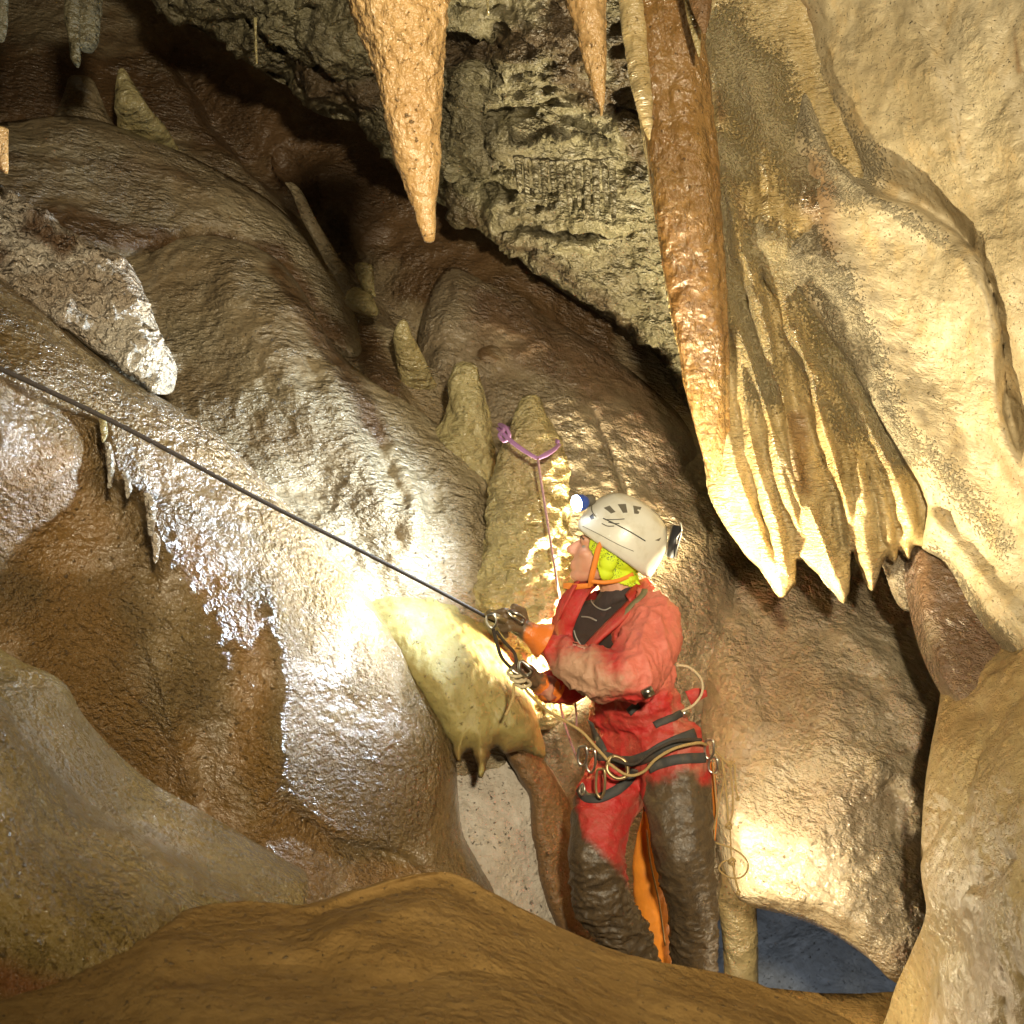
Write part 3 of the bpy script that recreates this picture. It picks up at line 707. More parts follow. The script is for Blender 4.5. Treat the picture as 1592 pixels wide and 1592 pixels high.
relief('popcorn_crust', [(-120, 270), (0, 285), (60, 325), (110, 360), (150, 385), (190, 400), (215, 450), (235, 505), (262, 560), (245, 612), (190, 575), (110, 520), (30, 470), (-120, 420)],
       [(0, 330, 3.9), (100, 400, 3.8), (200, 480, 3.72), (250, 590, 3.7), (0, 450, 3.6)], M_frost, step=2.6, edge=24, drop=0.10, back=0.3, rag=6, lumps=(0.07, 8, 4), fine=(0.03, 32, 4),
       stain_shade=[([(50, 350), (100, 380)], 30, 1.0), ([(-50, 350), (0, 400)], 30, 0.8)],
       label='glinting white popcorn crust tongue on the upper left ledge', cat='flowstone')
relief('crystal_mound', [(-300, 980), (-80, 1040), (0, 1082), (40, 1150), (90, 1205), (150, 1255), (230, 1300), (320, 1350), (400, 1395), (455, 1432), (430, 1500), (250, 1600), (-300, 1700)],
       [(-200, 1050, 2.3), (0, 1110, 2.35), (150, 1270, 2.4), (300, 1350, 2.45), (430, 1430, 2.5), (0, 1300, 2.15), (200, 1420, 2.2), (-200, 1500, 2.0), (200, 1560, 2.1)],
       M_cryst, step=3.4, edge=34, drop=0.12, back=0.5, lumps=(0.03, 4, 4), fine=(0.006, 30, 4),
       stain_shade=[([(-50, 1500), (150, 1580)], 60, 0.8)],
       label='sparkling olive crystal mound in the lower left corner', cat='flowstone')
relief('rock_ledge', [(-400, 1640), (-100, 1560), (60, 1525), (180, 1490), (250, 1445), (340, 1432), (440, 1436), (520, 1412), (600, 1390), (690, 1378), (760, 1408), (840, 1450), (910, 1484), (985, 1514), (1050, 1530), (1130, 1544), (1200, 1560), (1262, 1586), (1330, 1610), (1420, 1680), (1500, 1900), (1400, 2300), (-400, 2300)],
       [(-200, 1620, 1.9), (250, 1470, 2.1), (450, 1450, 2.2), (690, 1400, 2.35), (900, 1480, 2.4), (1100, 1540, 2.4), (1300, 1600, 2.4), (300, 1700, 1.6), (800, 1700, 1.7), (1200, 1800, 1.8), (300, 2200, 1.1), (1000, 2200, 1.2)],
       M_fore, step=5, edge=40, drop=0.14, back=0.3, rag=3, lumps=(0.035, 4, 4), fine=(0.003, 20, 3),
       ridges=[([(690, 1385), (560, 1440), (420, 1500)], 14, 0.015), ([(760, 1420), (880, 1500), (1000, 1560)], 16, -0.015)],
       kind='structure')
relief('cave_floor', [(300, 1520), (700, 1500), (1000, 1530), (1300, 1560), (1700, 1600), (1900, 2100), (300, 2100)], [(500, 1560, 4.3), (1000, 1570, 4.4), (1500, 1640, 4.2), (500, 2000, 3.0), (1500, 2000, 3.0)],
       M_fore, step=12, edge=40, drop=0.1, kind='structure')

# ---------------------------------------------------------------- mesh tools for the caver and the gear
from mathutils.bvhtree import BVHTree
from mathutils import geometry as mgeo
CAMP = Vector((0, 0, CZ))
YP = 4.0                                     # the caver stands four metres into the cave


def L_(px, py, dy=0.0):
    return W(px, py, YP + dy)


def cap_into(bm, p0, p1, r0, r1, sub=2):
    t = bmesh.new()
    bmesh.ops.create_icosphere(t, subdivisions=sub, radius=1)
    vs = [v.co.copy() for v in t.verts]; t.free()
    h = bmesh.new()
    for v in vs:
        h.verts.new(Vector(p0) + v * r0); h.verts.new(Vector(p1) + v * r1)
    bmesh.ops.convex_hull(h, input=h.verts[:])
    for v in [v for v in h.verts if not v.link_faces]: h.verts.remove(v)
    me = bpy.data.meshes.new('tmp'); h.to_mesh(me); h.free(); bm.from_mesh(me); bpy.data.meshes.remove(me)


def ell_into(bm, c, rad, M=None, sub=3):
    t = bmesh.new(); bmesh.ops.create_icosphere(t, subdivisions=sub, radius=1)
    M = (M or Matrix.Identity(3))
    for v in t.verts:
        v.co = Vector(c) + M @ Vector((v.co.x * rad[0], v.co.y * rad[1], v.co.z * rad[2]))
    me = bpy.data.meshes.new('tmp'); t.to_mesh(me); t.free(); bm.from_mesh(me); bpy.data.meshes.remove(me)


def chain_into(bm, pts):
    for a, b in zip(pts[:-1], pts[1:]):
        cap_into(bm, a[0], b[0], a[1], b[1])


def fuse(bm, voxel, it=6, f=0.5):
    """one continuous skin over overlapping volumes -> (verts, faces, normals) as arrays"""
    me = bpy.data.meshes.new('tmp'); bm.to_mesh(me); bm.free()
    o = bpy.data.objects.new('tmp', me); col.objects.link(o)
    m = o.modifiers.new('r', 'REMESH'); m.mode = 'VOXEL'; m.voxel_size = voxel
    if it:
        s = o.modifiers.new('s', 'SMOOTH'); s.iterations = it; s.factor = f
    dg = bpy.context.evaluated_depsgraph_get(); dg.update()
    ev = o.evaluated_get(dg)
    em = bpy.data.meshes.new_from_object(ev)
    V = np.zeros(len(em.vertices) * 3); em.vertices.foreach_get('co', V); V = V.reshape(-1, 3)
    Nn = np.zeros(len(em.vertices) * 3); em.vertices.foreach_get('normal', Nn); Nn = Nn.reshape(-1, 3)
    F = [tuple(p.vertices) for p in em.polygons]
    bpy.data.objects.remove(o); bpy.data.meshes.remove(em); bpy.data.meshes.remove(me)
    return V, F, Nn


def to_px(V):
    return np.c_[V[:, 0] / V[:, 1] * FPX + 796, 796 - (V[:, 2] - CZ) / V[:, 1] * FPX]


def frames(P):
    P = np.array(P, float); T = np.gradient(P, axis=0); T /= np.linalg.norm(T, axis=1)[:, None] + 1e-12
    up = np.array([0, 0, 1.0]) if abs(T[0, 2]) < 0.9 else np.array([0, 1.0, 0])
    n = np.cross(T[0], up); n /= np.linalg.norm(n); Ns = []
    for t in T:
        n = n - t * n.dot(t); n /= np.linalg.norm(n) + 1e-12; Ns.append(n.copy())
    Ns = np.array(Ns); return P, T, Ns, np.cross(T, Ns)


def tube_arrays(pts, r, seg=10, sub=8, closed=False):
    P = smooth(pts, sub, closed)
    if closed: P = np.r_[P, P[:1]]
    P, T, A, B = frames(P)
    n = len(P); rr = np.full(n, r) if np.isscalar(r) else np.interp(np.linspace(0, 1, n), np.linspace(0, 1, len(r)), r)
    th = np.linspace(0, 2 * np.pi, seg, endpoint=False)
    V = (P[:, None] + rr[:, None, None] * (np.cos(th)[None, :, None] * A[:, None] + np.sin(th)[None, :, None] * B[:, None])).reshape(-1, 3)
    F = [(i * seg + j, i * seg + (j + 1) % seg, (i + 1) * seg + (j + 1) % seg, (i + 1) * seg + j) for i in range(n - 1) for j in range(seg)]
    F += [tuple(range(seg))[::-1], tuple((n - 1) * seg + j for j in range(seg))]
    return V, F


def join_arrays(parts):
    V = []; F = []; k = 0
    for v, f in parts:
        V.append(v); F += [tuple(i + k for i in q) for q in f]; k += len(v)
    return np.concatenate(V), F


def tube(name, pts, r, mat, parent=None, seg=10, sub=8, closed=False, **tg):
    V, F = tube_arrays([tuple(p) for p in pts], r, seg, sub, closed)
    return tag(mesh_obj(name, V, F, mat, parent=parent), **tg)


def ribbon_arrays(pts, nrm, width, thick, sub=6):
    n0 = len(pts)
    P = smooth([tuple(p) for p in pts], sub); NN = smooth([tuple(p) for p in nrm], sub)
    Wd = np.interp(np.linspace(0, 1, len(P)), np.linspace(0, 1, n0), width if hasattr(width, '__len__') else [width] * n0)
    NN /= np.linalg.norm(NN, axis=1)[:, None] + 1e-12
    T = np.gradient(P, axis=0); T /= np.linalg.norm(T, axis=1)[:, None] + 1e-12
    S = np.cross(T, NN); S /= np.linalg.norm(S, axis=1)[:, None] + 1e-12
    prof = [(-.5, 0), (-.47, 1), (0, 1.25), (.47, 1), (.5, 0), (.47, -.3), (-.47, -.3)]
    k = len(prof)
    V = np.concatenate([(P + S * (Wd * a)[:, None] + NN * thick * b)[:, None] for a, b in prof], 1).reshape(-1, 3)
    n = len(P)
    F = [(i * k + j, (i + 1) * k + j, (i + 1) * k + (j + 1) % k, i * k + (j + 1) % k) for i in range(n - 1) for j in range(k)]
    F += [tuple(range(k)), tuple((n - 1) * k + j for j in range(k))[::-1]]
    return V, F


def cast(bvh, px, py, off=0.0):
    d = (W(px, py, 1) - CAMP).normalized()
    loc, nor, idx, dist = bvh.ray_cast(CAMP, d)
    if loc is None: return None, None
    if nor.dot(d) > 0: nor = -nor
    return loc + nor * off, nor


def belt(name, bvh, px, width, thick, mat, parent, fallback=3.85):
    P = []; Nn = []
    dense = smooth(px, 3)
    for x, y in dense:
        p, n = cast(bvh, x, y, 0.003)
        if p is None or (P and (p - P[-1]).length > 0.12): continue
        P.append(p); Nn.append(n)
    if len(P) < 3: return None
    Nn = [sum((Nn[j] for j in range(max(0, i - 2), min(len(Nn), i + 3))), Vector()).normalized() for i in range(len(Nn))]
    V, F = ribbon_arrays(P, Nn, width, thick, 3)
    return mesh_obj(name, V, F, mat, parent=parent)


def bvh_of(V, F):
    return BVHTree.FromPolygons([tuple(v) for v in V], F)


# ---------------------------------------------------------------- cloth and gear materials
def suit_mat():
    m = bpy.data.materials.new('muddy_red_oversuit'); m.use_nodes = True
    nt = m.node_tree; L = nt.links; bs = nt.nodes['Principled BSDF']
    pos = nt.nodes.new('ShaderNodeNewGeometry').outputs['Position']
    def at(n):
        a = nt.nodes.new('ShaderNodeAttribute'); a.attribute_name = n; return a.outputs['Fac']
    n1 = noise_n(nt, pos, 9, 5, 0.65, 0.6); n2 = noise_n(nt, pos, 45, 4, 0.7)
    red = mixc(nt, rng(nt, n1, 0.4, 0.7), (0.47, 0.022, 0.02), (0.42, 0.06, 0.04))
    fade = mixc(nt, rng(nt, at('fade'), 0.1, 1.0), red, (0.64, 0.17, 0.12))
    mud = math_(nt, 'ADD', at('mud'), math_(nt, 'MULTIPLY', math_(nt, 'SUBTRACT', n1, 0.5), 1.3))
    c = mixc(nt, rng(nt, mud, 0.15, 0.9, 0, 0.9), fade, (0.46, 0.29, 0.18))
    c = mixc(nt, rng(nt, n2, 0.5, 0.8, 0, 0.35), c, (0.30, 0.17, 0.10))
    dk = math_(nt, 'ADD', at('dark'), math_(nt, 'MULTIPLY', math_(nt, 'SUBTRACT', n1, 0.5), 0.8))
    dkf = rng(nt, dk, 0.2, 0.8)
    dcol = mixc(nt, rng(nt, n2, 0.35, 0.7), (0.115, 0.078, 0.042), (0.065, 0.048, 0.032))
    c = mixc(nt, dkf, c, dcol)
    L.new(c, bs.inputs['Base Color'])
    L.new(rng(nt, dkf, 0, 1, 0.55, 0.34), bs.inputs['Roughness'])
    bp = N(nt, 'ShaderNodeBump', Distance=0.004, Strength=1.0)
    L.new(math_(nt, 'ADD', noise_n(nt, pos, 60, 4, 0.6, 1.0), math_(nt, 'MULTIPLY', noise_n(nt, pos, 500, 2), 0.15)), bp.inputs['Height'])
    L.new(bp.outputs[0], bs.inputs['Normal'])
    return m


def print_mat():
    m = bpy.data.materials.new('fluorescent_print'); m.use_nodes = True
    nt = m.node_tree; L = nt.links; bs = nt.nodes['Principled BSDF']
    pos = nt.nodes.new('ShaderNodeNewGeometry').outputs['Position']
    n = noise_n(nt, pos, 90, 3, 0.7, 2.5); b = noise_n(nt, pos, 17, 2)
    f = math_(nt, 'MULTIPLY', rng(nt, n, 0.545, 0.575), rng(nt, b, 0.5, 0.56))
    L.new(mixc(nt, f, (0.62, 0.78, 0.02), (0.05, 0.07, 0.03)), bs.inputs['Base Color'])
    bs.inputs['Roughness'].default_value = 0.7
    return m


def glove_mat():
    m = bpy.data.materials.new('muddy_orange_rubber'); m.use_nodes = True
    nt = m.node_tree; L = nt.links; bs = nt.nodes['Principled BSDF']
    pos = nt.nodes.new('ShaderNodeNewGeometry').outputs['Position']
    a = nt.nodes.new('ShaderNodeAttribute'); a.attribute_name = 'mud'
    n = noise_n(nt, pos, 30, 4, 0.6)
    f = rng(nt, math_(nt, 'ADD', a.outputs['Fac'], math_(nt, 'MULTIPLY', math_(nt, 'SUBTRACT', n, 0.5), 1.2)), 0.3, 0.8)
    L.new(mixc(nt, f, (0.72, 0.19, 0.03), (0.13, 0.085, 0.045)), bs.inputs['Base Color'])
    bs.inputs['Roughness'].default_value = 0.38
    bp = N(nt, 'ShaderNodeBump', Distance=0.002, Strength=1.0); L.new(noise_n(nt, pos, 120, 3), bp.inputs['Height']); L.new(bp.outputs[0], bs.inputs['Normal'])
    return m


def rope_mat(name, c, d, sc=420, rough=0.75):
    m = plain(name, c, rough, bump=0.0015, bscale=sc, var=0.8, vs=sc * 0.6, dark=d); return m


M_suit = suit_mat()
M_skin = plain('skin', (0.58, 0.29, 0.19), 0.45, bump=0.0006, bscale=300, var=0.35, vs=30, dark=(0.50, 0.20, 0.13))
M_skin.node_tree.nodes['Principled BSDF'].inputs['Subsurface Weight'].default_value = 0.15
M_skin.node_tree.nodes['Principled BSDF'].inputs['Subsurface Radius'].default_value = (0.012, 0.005, 0.003)
M_skin.node_tree.nodes['Principled BSDF'].inputs['Subsurface Scale'].default_value = 1.0
M_hair = plain('dark_hair', (0.09, 0.05, 0.03), 0.6, bump=0.003, bscale=200)
M_under = plain('dark_undershirt', (0.045, 0.03, 0.028), 0.8, bump=0.002, bscale=90)
M_pipe = plain('grey_piping', (0.35, 0.33, 0.30), 0.7)
M_helmet = plain('white_helmet_shell', (0.68, 0.66, 0.57), 0.34, var=0.5, vs=18, dark=(0.46, 0.41, 0.28), bump=0.0006, bscale=60, coat=0.2)
M_black = plain('black_plastic', (0.03, 0.03, 0.032), 0.4)
M_vent = plain('vent_grey', (0.13, 0.115, 0.085), 0.7)
M_blue = plain('blue_plastic', (0.03, 0.08, 0.40), 0.35)
M_lens = plain('lit_lens', (0.9, 0.93, 1.0), 0.2, emit=(0.86, 0.92, 1.0), estr=30)
M_orange = plain('orange_webbing', (0.78, 0.24, 0.03), 0.6, bump=0.001, bscale=400)
M_print = print_mat()
M_glove = glove_mat()
M_metal = plain('worn_alloy', (0.62, 0.60, 0.55), 0.28, metal=1.0, var=0.5, vs=60, dark=(0.30, 0.27, 0.22))
M_gold = plain('muddy_gold_alloy', (0.50, 0.38, 0.20), 0.35, metal=0.8, var=0.6, vs=60)
M_web = plain('dark_webbing', (0.05, 0.05, 0.048), 0.7, bump=0.001, bscale=300, var=0.6, dark=(0.14, 0.10, 0.06))
M_olive = plain('olive_webbing', (0.20, 0.17, 0.09), 0.7, bump=0.001, bscale=300)
M_rope = rope_mat('grey_brown_rope', (0.055, 0.042, 0.032), (0.02, 0.016, 0.012), 260, 0.95)
M_rope2 = rope_mat('purple_grey_cord', (0.30, 0.17, 0.19), (0.14, 0.08, 0.09))
M_cord = rope_mat('muddy_ochre_cord', (0.46, 0.32, 0.13), (0.22, 0.13, 0.05))
M_cordp = rope_mat('muddy_pale_cord', (0.62, 0.52, 0.34), (0.36, 0.26, 0.14))
M_sling = plain('purple_tape', (0.34, 0.17, 0.36), 0.7, bump=0.001, bscale=300, var=0.5)
M_bag = plain('orange_tarpaulin', (0.78, 0.27, 0.03), 0.42, bump=0.004, bscale=16, var=0.5, vs=9, dark=(0.55, 0.17, 0.03))
M_boot = plain('muddy_rubber', (0.06, 0.045, 0.03), 0.35, bump=0.002, bscale=60)

# ---------------------------------------------------------------- the caver
person = tag(empty('person', W(1020, 1598, 3.95)), 'caver in a muddy red oversuit and white helmet, leaning back and gripping the taut rope', 'person')

# head frame: x forward (left in the picture), y to the near side, z up
ps, ys = R(21), R(8)
fw = Vector((-math.cos(ys), math.sin(ys), 0)); lf = Vector((-math.sin(ys), -math.cos(ys), 0)); up = Vector((0, 0, 1))
F1 = fw * math.cos(ps) + up * math.sin(ps); U1 = -fw * math.sin(ps) + up * math.cos(ps)
HO = L_(945, 864, 0.0)
HS = 1.10
def H(x, y, z): return HO + (F1 * x + lf * y + U1 * z) * HS
HM = Matrix((F1, lf, U1)).transposed()

bm = bmesh.new()
ell_into(bm, H(-0.012, 0, 0.040), (0.098 * HS, 0.076 * HS, 0.088 * HS), HM)          # cranium
ell_into(bm, H(0.035, 0, -0.025), (0.058 * HS, 0.058 * HS, 0.072 * HS), HM)          # face
ell_into(bm, H(0.056, 0, -0.088), (0.030 * HS, 0.030 * HS, 0.020 * HS), HM)          # chin
cap_into(bm, H(0.055, 0.018, -0.085), H(-0.012, 0.055, -0.045), 0.022, 0.022)          # jaw
cap_into(bm, H(0.055, -0.018, -0.085), H(-0.012, -0.055, -0.045), 0.022, 0.022)
cap_into(bm, H(0.074, 0.030, 0.022), H(0.074, -0.030, 0.022), 0.020, 0.020)          # brow
cap_into(bm, H(0.090, 0, 0.010), H(0.112, 0, -0.022), 0.009, 0.013)                  # nose
cap_into(bm, H(0.103, 0.010, -0.028), H(0.103, -0.010, -0.028), 0.010, 0.010)
cap_into(bm, H(0.086, 0.017, -0.054), H(0.086, -0.017, -0.054), 0.010, 0.010)        # lips
cap_into(bm, H(0.083, 0.016, -0.067), H(0.083, -0.016, -0.067), 0.010, 0.010)
for s in (1, -1):
    ell_into(bm, H(0.060, s * 0.036, -0.018), (0.026, 0.022, 0.022), HM)             # cheek
    ell_into(bm, H(-0.012, s * 0.072, -0.010), (0.020, 0.008, 0.030), HM)            # ear
cap_into(bm, H(-0.025, 0, -0.03), L_(966, 925, 0.0), 0.062, 0.062)                   # neck
cap_into(bm, L_(966, 925, 0.0), L_(958, 955, 0.0), 0.062, 0.08)
# trunk and limbs under the suit
cap_into(bm, L_(992, 978, -0.07), L_(918, 978, 0.09), 0.09, 0.09)
cap_into(bm, L_(955, 985, 0.01), L_(1000, 1110, 0.0), 0.10, 0.085)
cap_into(bm, L_(1000, 1110, 0), L_(1010, 1165, 0), 0.085, 0.10)
AL = [(L_(1014, 962, -0.12), 0.055), (L_(985, 1048, -0.30), 0.045), (L_(856, 1006, -0.20), 0.030), (L_(815, 980, -0.20), 0.024)]
AR = [(L_(893, 962, 0.12), 0.05), (L_(884, 1062, 0.06), 0.042), (L_(846, 1066, -0.06), 0.030), (L_(826, 1058, -0.08), 0.022)]
LL = [(L_(1048, 1190, -0.07), 0.085), (L_(1062, 1325, -0.22), 0.062), (L_(1082, 1510, -0.10), 0.045), (L_(1084, 1560, -0.10), 0.04)]
LR = [(L_(970, 1200, 0.05), 0.085), (L_(926, 1335, -0.12), 0.062), (L_(985, 1490, -0.02), 0.045), (L_(1004, 1560, 0.0), 0.04)]
for c_ in (AL, AR, LL, LR): chain_into(bm, c_)
HV, HF, HN = fuse(bm, 0.0048, 4, 0.5)
body = mesh_obj('body', HV, HF, M_skin, parent=person)
hb = bvh_of(HV, HF)
for s in (1, -1):
    bm = bmesh.new(); ell_into(bm, H(0.068, s * 0.032, 0.000), (0.012,) * 3, HM, 2)
    V_ = np.array([tuple(v.co) for v in bm.verts]); F_ = [tuple(v.index for v in f.verts) for f in bm.faces]; bm.free()
    mesh_obj('eye', V_, F_, plain('eye_white', (0.35, 0.30, 0.26), 0.4), parent=person)
    tube('eyebrow', [H(0.092, s * 0.014, 0.020), H(0.092, s * 0.030, 0.026), H(0.080, s * 0.046, 0.022)], 0.0035, M_hair, parent=person, seg=6)
# hair: a cap over the cranium showing below the helmet
loc = (HV - np.array(HO)) @ np.array(HM) / HS
def shell_from(mask_fn, off, name, mat, parent, ripple=0.0):
    keep = [f for f in HF if all(mask_fn(loc[i]) for i in f)]
    used = sorted({i for f in keep for i in f}); rm = {v: i for i, v in enumerate(used)}
    Vi = HV[used]; Ni = HN[used]
    rp = ripple * fbm(Vi * 40, 3)[:, None]
    O = Vi + Ni * (off + rp); I = Vi + Ni * 0.001
    n = len(used)
    F = [tuple(rm[i] for i in f) for f in keep] + [tuple(rm[i] + n for i in f)[::-1] for f in keep]
    from collections import Counter
    ec = Counter(); ed = {}
    for f in keep:
        for a, b in zip(f, f[1:] + f[:1]):
            ec[tuple(sorted((a, b)))] += 1; ed[tuple(sorted((a, b)))] = (a, b)
    for k, c in ec.items():
        if c == 1:
            a, b = ed[k]; F.append((rm[b], rm[a], rm[a] + n, rm[b] + n))
    return mesh_obj(name, np.r_[O, I], F, mat, parent=parent)
shell_from(lambda p: p[2] > -0.045 and p[0] < 0.018 - 0.2 * p[2] and p[2] < 0.14 and abs(p[1]) < .2, 0.003, 'hair', M_hair, person)
ban = shell_from(lambda p: p[2] > -0.062 - 0.22 * p[0] * 0 and p[2] < 0.13 and p[0] < 0.052 - 0.50 * max(0, -p[2]) * 1.6 + 0.2 * p[2] and p[0] > -0.16, 0.011, 'bandana', M_print, person, 0.004)
V_, F_ = join_arrays([tube_arrays([H(-0.088, 0.02, -0.035), H(-0.104, 0.035, -0.055), H(-0.112, 0.045, -0.080)], [0.010, 0.008, 0.012]),
                      tube_arrays([H(-0.088, 0.02, -0.035), H(-0.115, 0.03, -0.045), H(-0.135, 0.035, -0.070)], [0.010, 0.006, 0.010]),
                      tube_arrays([H(-0.085, 0.00, -0.030), H(-0.092, 0.03, -0.034), H(-0.085, 0.05, -0.04)], [0.012, 0.014, 0.009])])
mesh_obj('bandana_knot', V_, F_, M_print, parent=ban)

# helmet
ht = R(32.7) - ps
FH = F1 * math.cos(ht) + U1 * math.sin(ht); UH = -F1 * math.sin(ht) + U1 * math.cos(ht)
HC = L_(960, 846, 0.0)
def K(x, y, z): return HC + FH * x + lf * y + UH * z
def helmet_pt(a, e, k=1.0):
    ca, sa = math.cos(a), math.sin(a); ce, se = math.cos(e), math.sin(e)
    ex = 0.86
    x = 0.148 * ca * ce ** 0.72; y = 0.118 * sa * ce ** 0.72
    z = 0.158 * (max(se, 0) ** 0.90 if se >= 0 else se)
    if se < 0:
        z = 0.172 * se; x *= 1 + se * 0.5; y *= 1 + se * 0.5
    dip = 0.03 * (math.cos(a) < 0) * math.cos(a) ** 2 * max(0, 1 - abs(se) * 4)
    return K(x * k, y * k, (z - dip) * k)
def helmet():
    na, ne = 96, 34
    V = []
    lo = R(-9)
    for k, kk in ((0, 1.0), (1, 0.955)):
        for i in range(ne + 1):
            e = lo + (R(90) - lo) * (i / ne)
            for j in range(na):
                a = 2 * math.pi * j / na
                p = helmet_pt(a, e, kk * (1 + 0.012 * math.exp(-((i - 1.2) / 1.3) ** 2) + 0.010 * math.exp(-((e - R(52)) / R(5)) ** 2) * (1 if abs(math.sin(a)) > .3 else 0)))
                V.append(tuple(p))
    F = []
    m = (ne + 1) * na
    for i in range(ne):
        for j in range(na):
            q = (i * na + j, i * na + (j + 1) % na, (i + 1) * na + (j + 1) % na, (i + 1) * na + j)
            F.append(q[::-1]); F.append(tuple(x + m for x in q))
    for j in range(na):
        F.append((j, (j + 1) % na, (j + 1) % na + m, j + m))
    return np.array(V), F
hV, hF = helmet()
hel = mesh_obj('helmet', hV, hF, M_helmet, parent=person)
hbv = bvh_of(hV, hF)
def patch_on(name, bvh, poly, mat, parent, th=0.002):
    P = []; Q = []
    for x, y in poly:
        p, n = cast(bvh, x, y)
        if p is None: return
        P.append(tuple(p + n * th)); Q.append(tuple(p - n * 0.004))
    n = len(poly)
    F = [tuple(range(n)), tuple(range(n, 2 * n))[::-1]] + [(i, i + n, (i + 1) % n + n, (i + 1) % n) for i in range(n)]
    return mesh_obj(name, np.array(P + Q), F, mat, parent=parent, smooth_sh=False)
for poly in ([(939, 790), (948, 786.5), (957, 796), (950, 798.5)], [(960.5, 784.5), (973, 784), (975.5, 797), (968.5, 797.5)], [(984, 786.5), (997, 789), (992.5, 799), (986, 798.5)]):
    patch_on('vent', hbv, poly, M_vent, hel)
patch_on('clip', hbv, [(917, 803), (922, 799), (924, 806), (919, 808)], M_black, hel)
patch_on('clip', hbv, [(1018, 840), (1027, 836), (1024, 841)], M_vent, hel)
def line_on(name, bvh, pts, r, mat, parent, off=0.002, seg=6):
    P = [cast(bvh, x, y, off)[0] for x, y in smooth(pts, 4)]
    P = [p for p in P if p is not None]
    if len(P) < 2: return None
    return tube(name, P, r, mat, parent=parent, seg=seg, sub=2)
line_on('elastic_cord', hbv, [(938, 806), (955, 814), (980, 827), (1003, 841)], 0.0018, M_web, hel)
line_on('elastic_cord', hbv, [(944, 808), (955, 808), (971, 807)], 0.0014, M_web, hel)
line_on('elastic_cord', hbv, [(936, 814), (945, 818), (955, 818)], 0.0014, M_web, hel)
line_on('elastic_cord', hbv, [(946, 812), (956, 814), (963, 814)], 0.0014, M_web, hel)
line_on('edge_seam', hbv, [(925, 775), (921, 785), (921, 795), (926, 803)], 0.0016, M_vent, hel)
line_on('edge_seam', hbv, [(1012, 792), (1024, 803), (1034, 818), (1038, 832)], 0.0012, M_vent, hel)
line_on('rim_groove', hbv, [(906, 818), (930, 830), (960, 846), (985, 857)], 0.0010, M_vent, hel, 0.0005)
# headlamp on the front
hl_c = W(906, 781, 3.96); hd = (W(884, 785, 3.93) - hl_c).normalized()
V_, F_ = join_arrays([tube_arrays([tuple(hl_c - hd * 0.012), tuple(hl_c), tuple(hl_c + hd * 0.022)], [0.020, 0.026, 0.028], seg=28, sub=4)])
lampo = mesh_obj('headlamp', V_, F_, M_blue, parent=hel)
V_, F_ = tube_arrays([tuple(hl_c + hd * 0.0225), tuple(hl_c + hd * 0.027), tuple(hl_c + hd * 0.031)], [0.026, 0.026, 0.019], seg=28, sub=4)
mesh_obj('lens', V_, F_, M_lens, parent=lampo)
V_, F_ = tube_arrays([tuple(hl_c - hd * 0.008), tuple(hl_c - hd * 0.03 + Vector((0, 0, .004))), tuple(K(0.135, 0.0, 0.055))], [0.016, 0.018, 0.012], seg=14, sub=4)
mesh_obj('lamp_bracket', V_, F_, M_vent, parent=lampo)
# battery box on the back
def box_arrays(c, ax, ay, az, sx, sy, sz, bev=0.12):
    bm = bmesh.new(); bmesh.ops.create_cube(bm, size=1)
    for v in bm.verts: v.co = Vector((v.co.x * sx, v.co.y * sy, v.co.z * sz))
    bmesh.ops.bevel(bm, geom=bm.edges[:], offset=min(sx, sy, sz) * bev, segments=2, affect='EDGES')
    M = Matrix((ax, ay, az)).transposed()
    V = np.array([tuple(Vector(c) + M @ v.co) for v in bm.verts]); F = [tuple(v.index for v in f.verts) for f in bm.faces]; bm.free()
    return V, F
bz = Vector((math.sin(R(14)), 0, math.cos(R(14)))); bx = Vector((math.cos(R(14)), 0, -math.sin(R(14)))); by = Vector((0, 1, 0))
V_, F_ = box_arrays(L_(1047, 842, 0), bx, by, bz, 0.030, 0.070, 0.105)
bat = mesh_obj('battery_box', V_, F_, M_black, parent=hel)
V_, F_ = join_arrays([tube_arrays([tuple(L_(1058, 812, -0.03)), tuple(L_(1060, 826, -0.035)), tuple(L_(1054, 850, -0.037)), tuple(L_(1050, 868, -0.035))], 0.0035),
                      tube_arrays([tuple(L_(1060, 826, -0.037)), tuple(L_(1053, 836, -0.040)), tuple(L_(1052, 846, -0.040))], 0.003)])
mesh_obj('clip', V_, F_, M_metal, parent=bat)
# chin straps
def rib_w(name, pts, width, mat, parent, thick=0.0022, nrm=(0, -1, 0)):
    V, F = ribbon_arrays([tuple(p) for p in pts], [nrm] * len(pts), width, thick)
    return mesh_obj(name, V, F, mat, parent=parent)
cs = rib_w('chin_strap', [K(0.035, 0.105, 0.0), H(0.028, 0.089, 0.02), H(0.024, 0.086, -0.02), H(0.018, 0.078, -0.07), H(0.012, 0.062, -0.098)], 0.018, M_orange, hel)
rib_w('chin_strap', [H(0.012, 0.064, -0.094), H(0.045, 0.052, -0.112), H(0.072, 0.034, -0.122), H(0.090, 0.012, -0.130)], [0.016, 0.018, 0.022, 0.016], M_orange, hel)
rib_w('chin_strap', [H(0.016, 0.074, -0.082), H(-0.02, 0.074, -0.072), H(-0.06, 0.060, -0.05), H(-0.09, 0.04, -0.02)], 0.013, M_orange, hel)

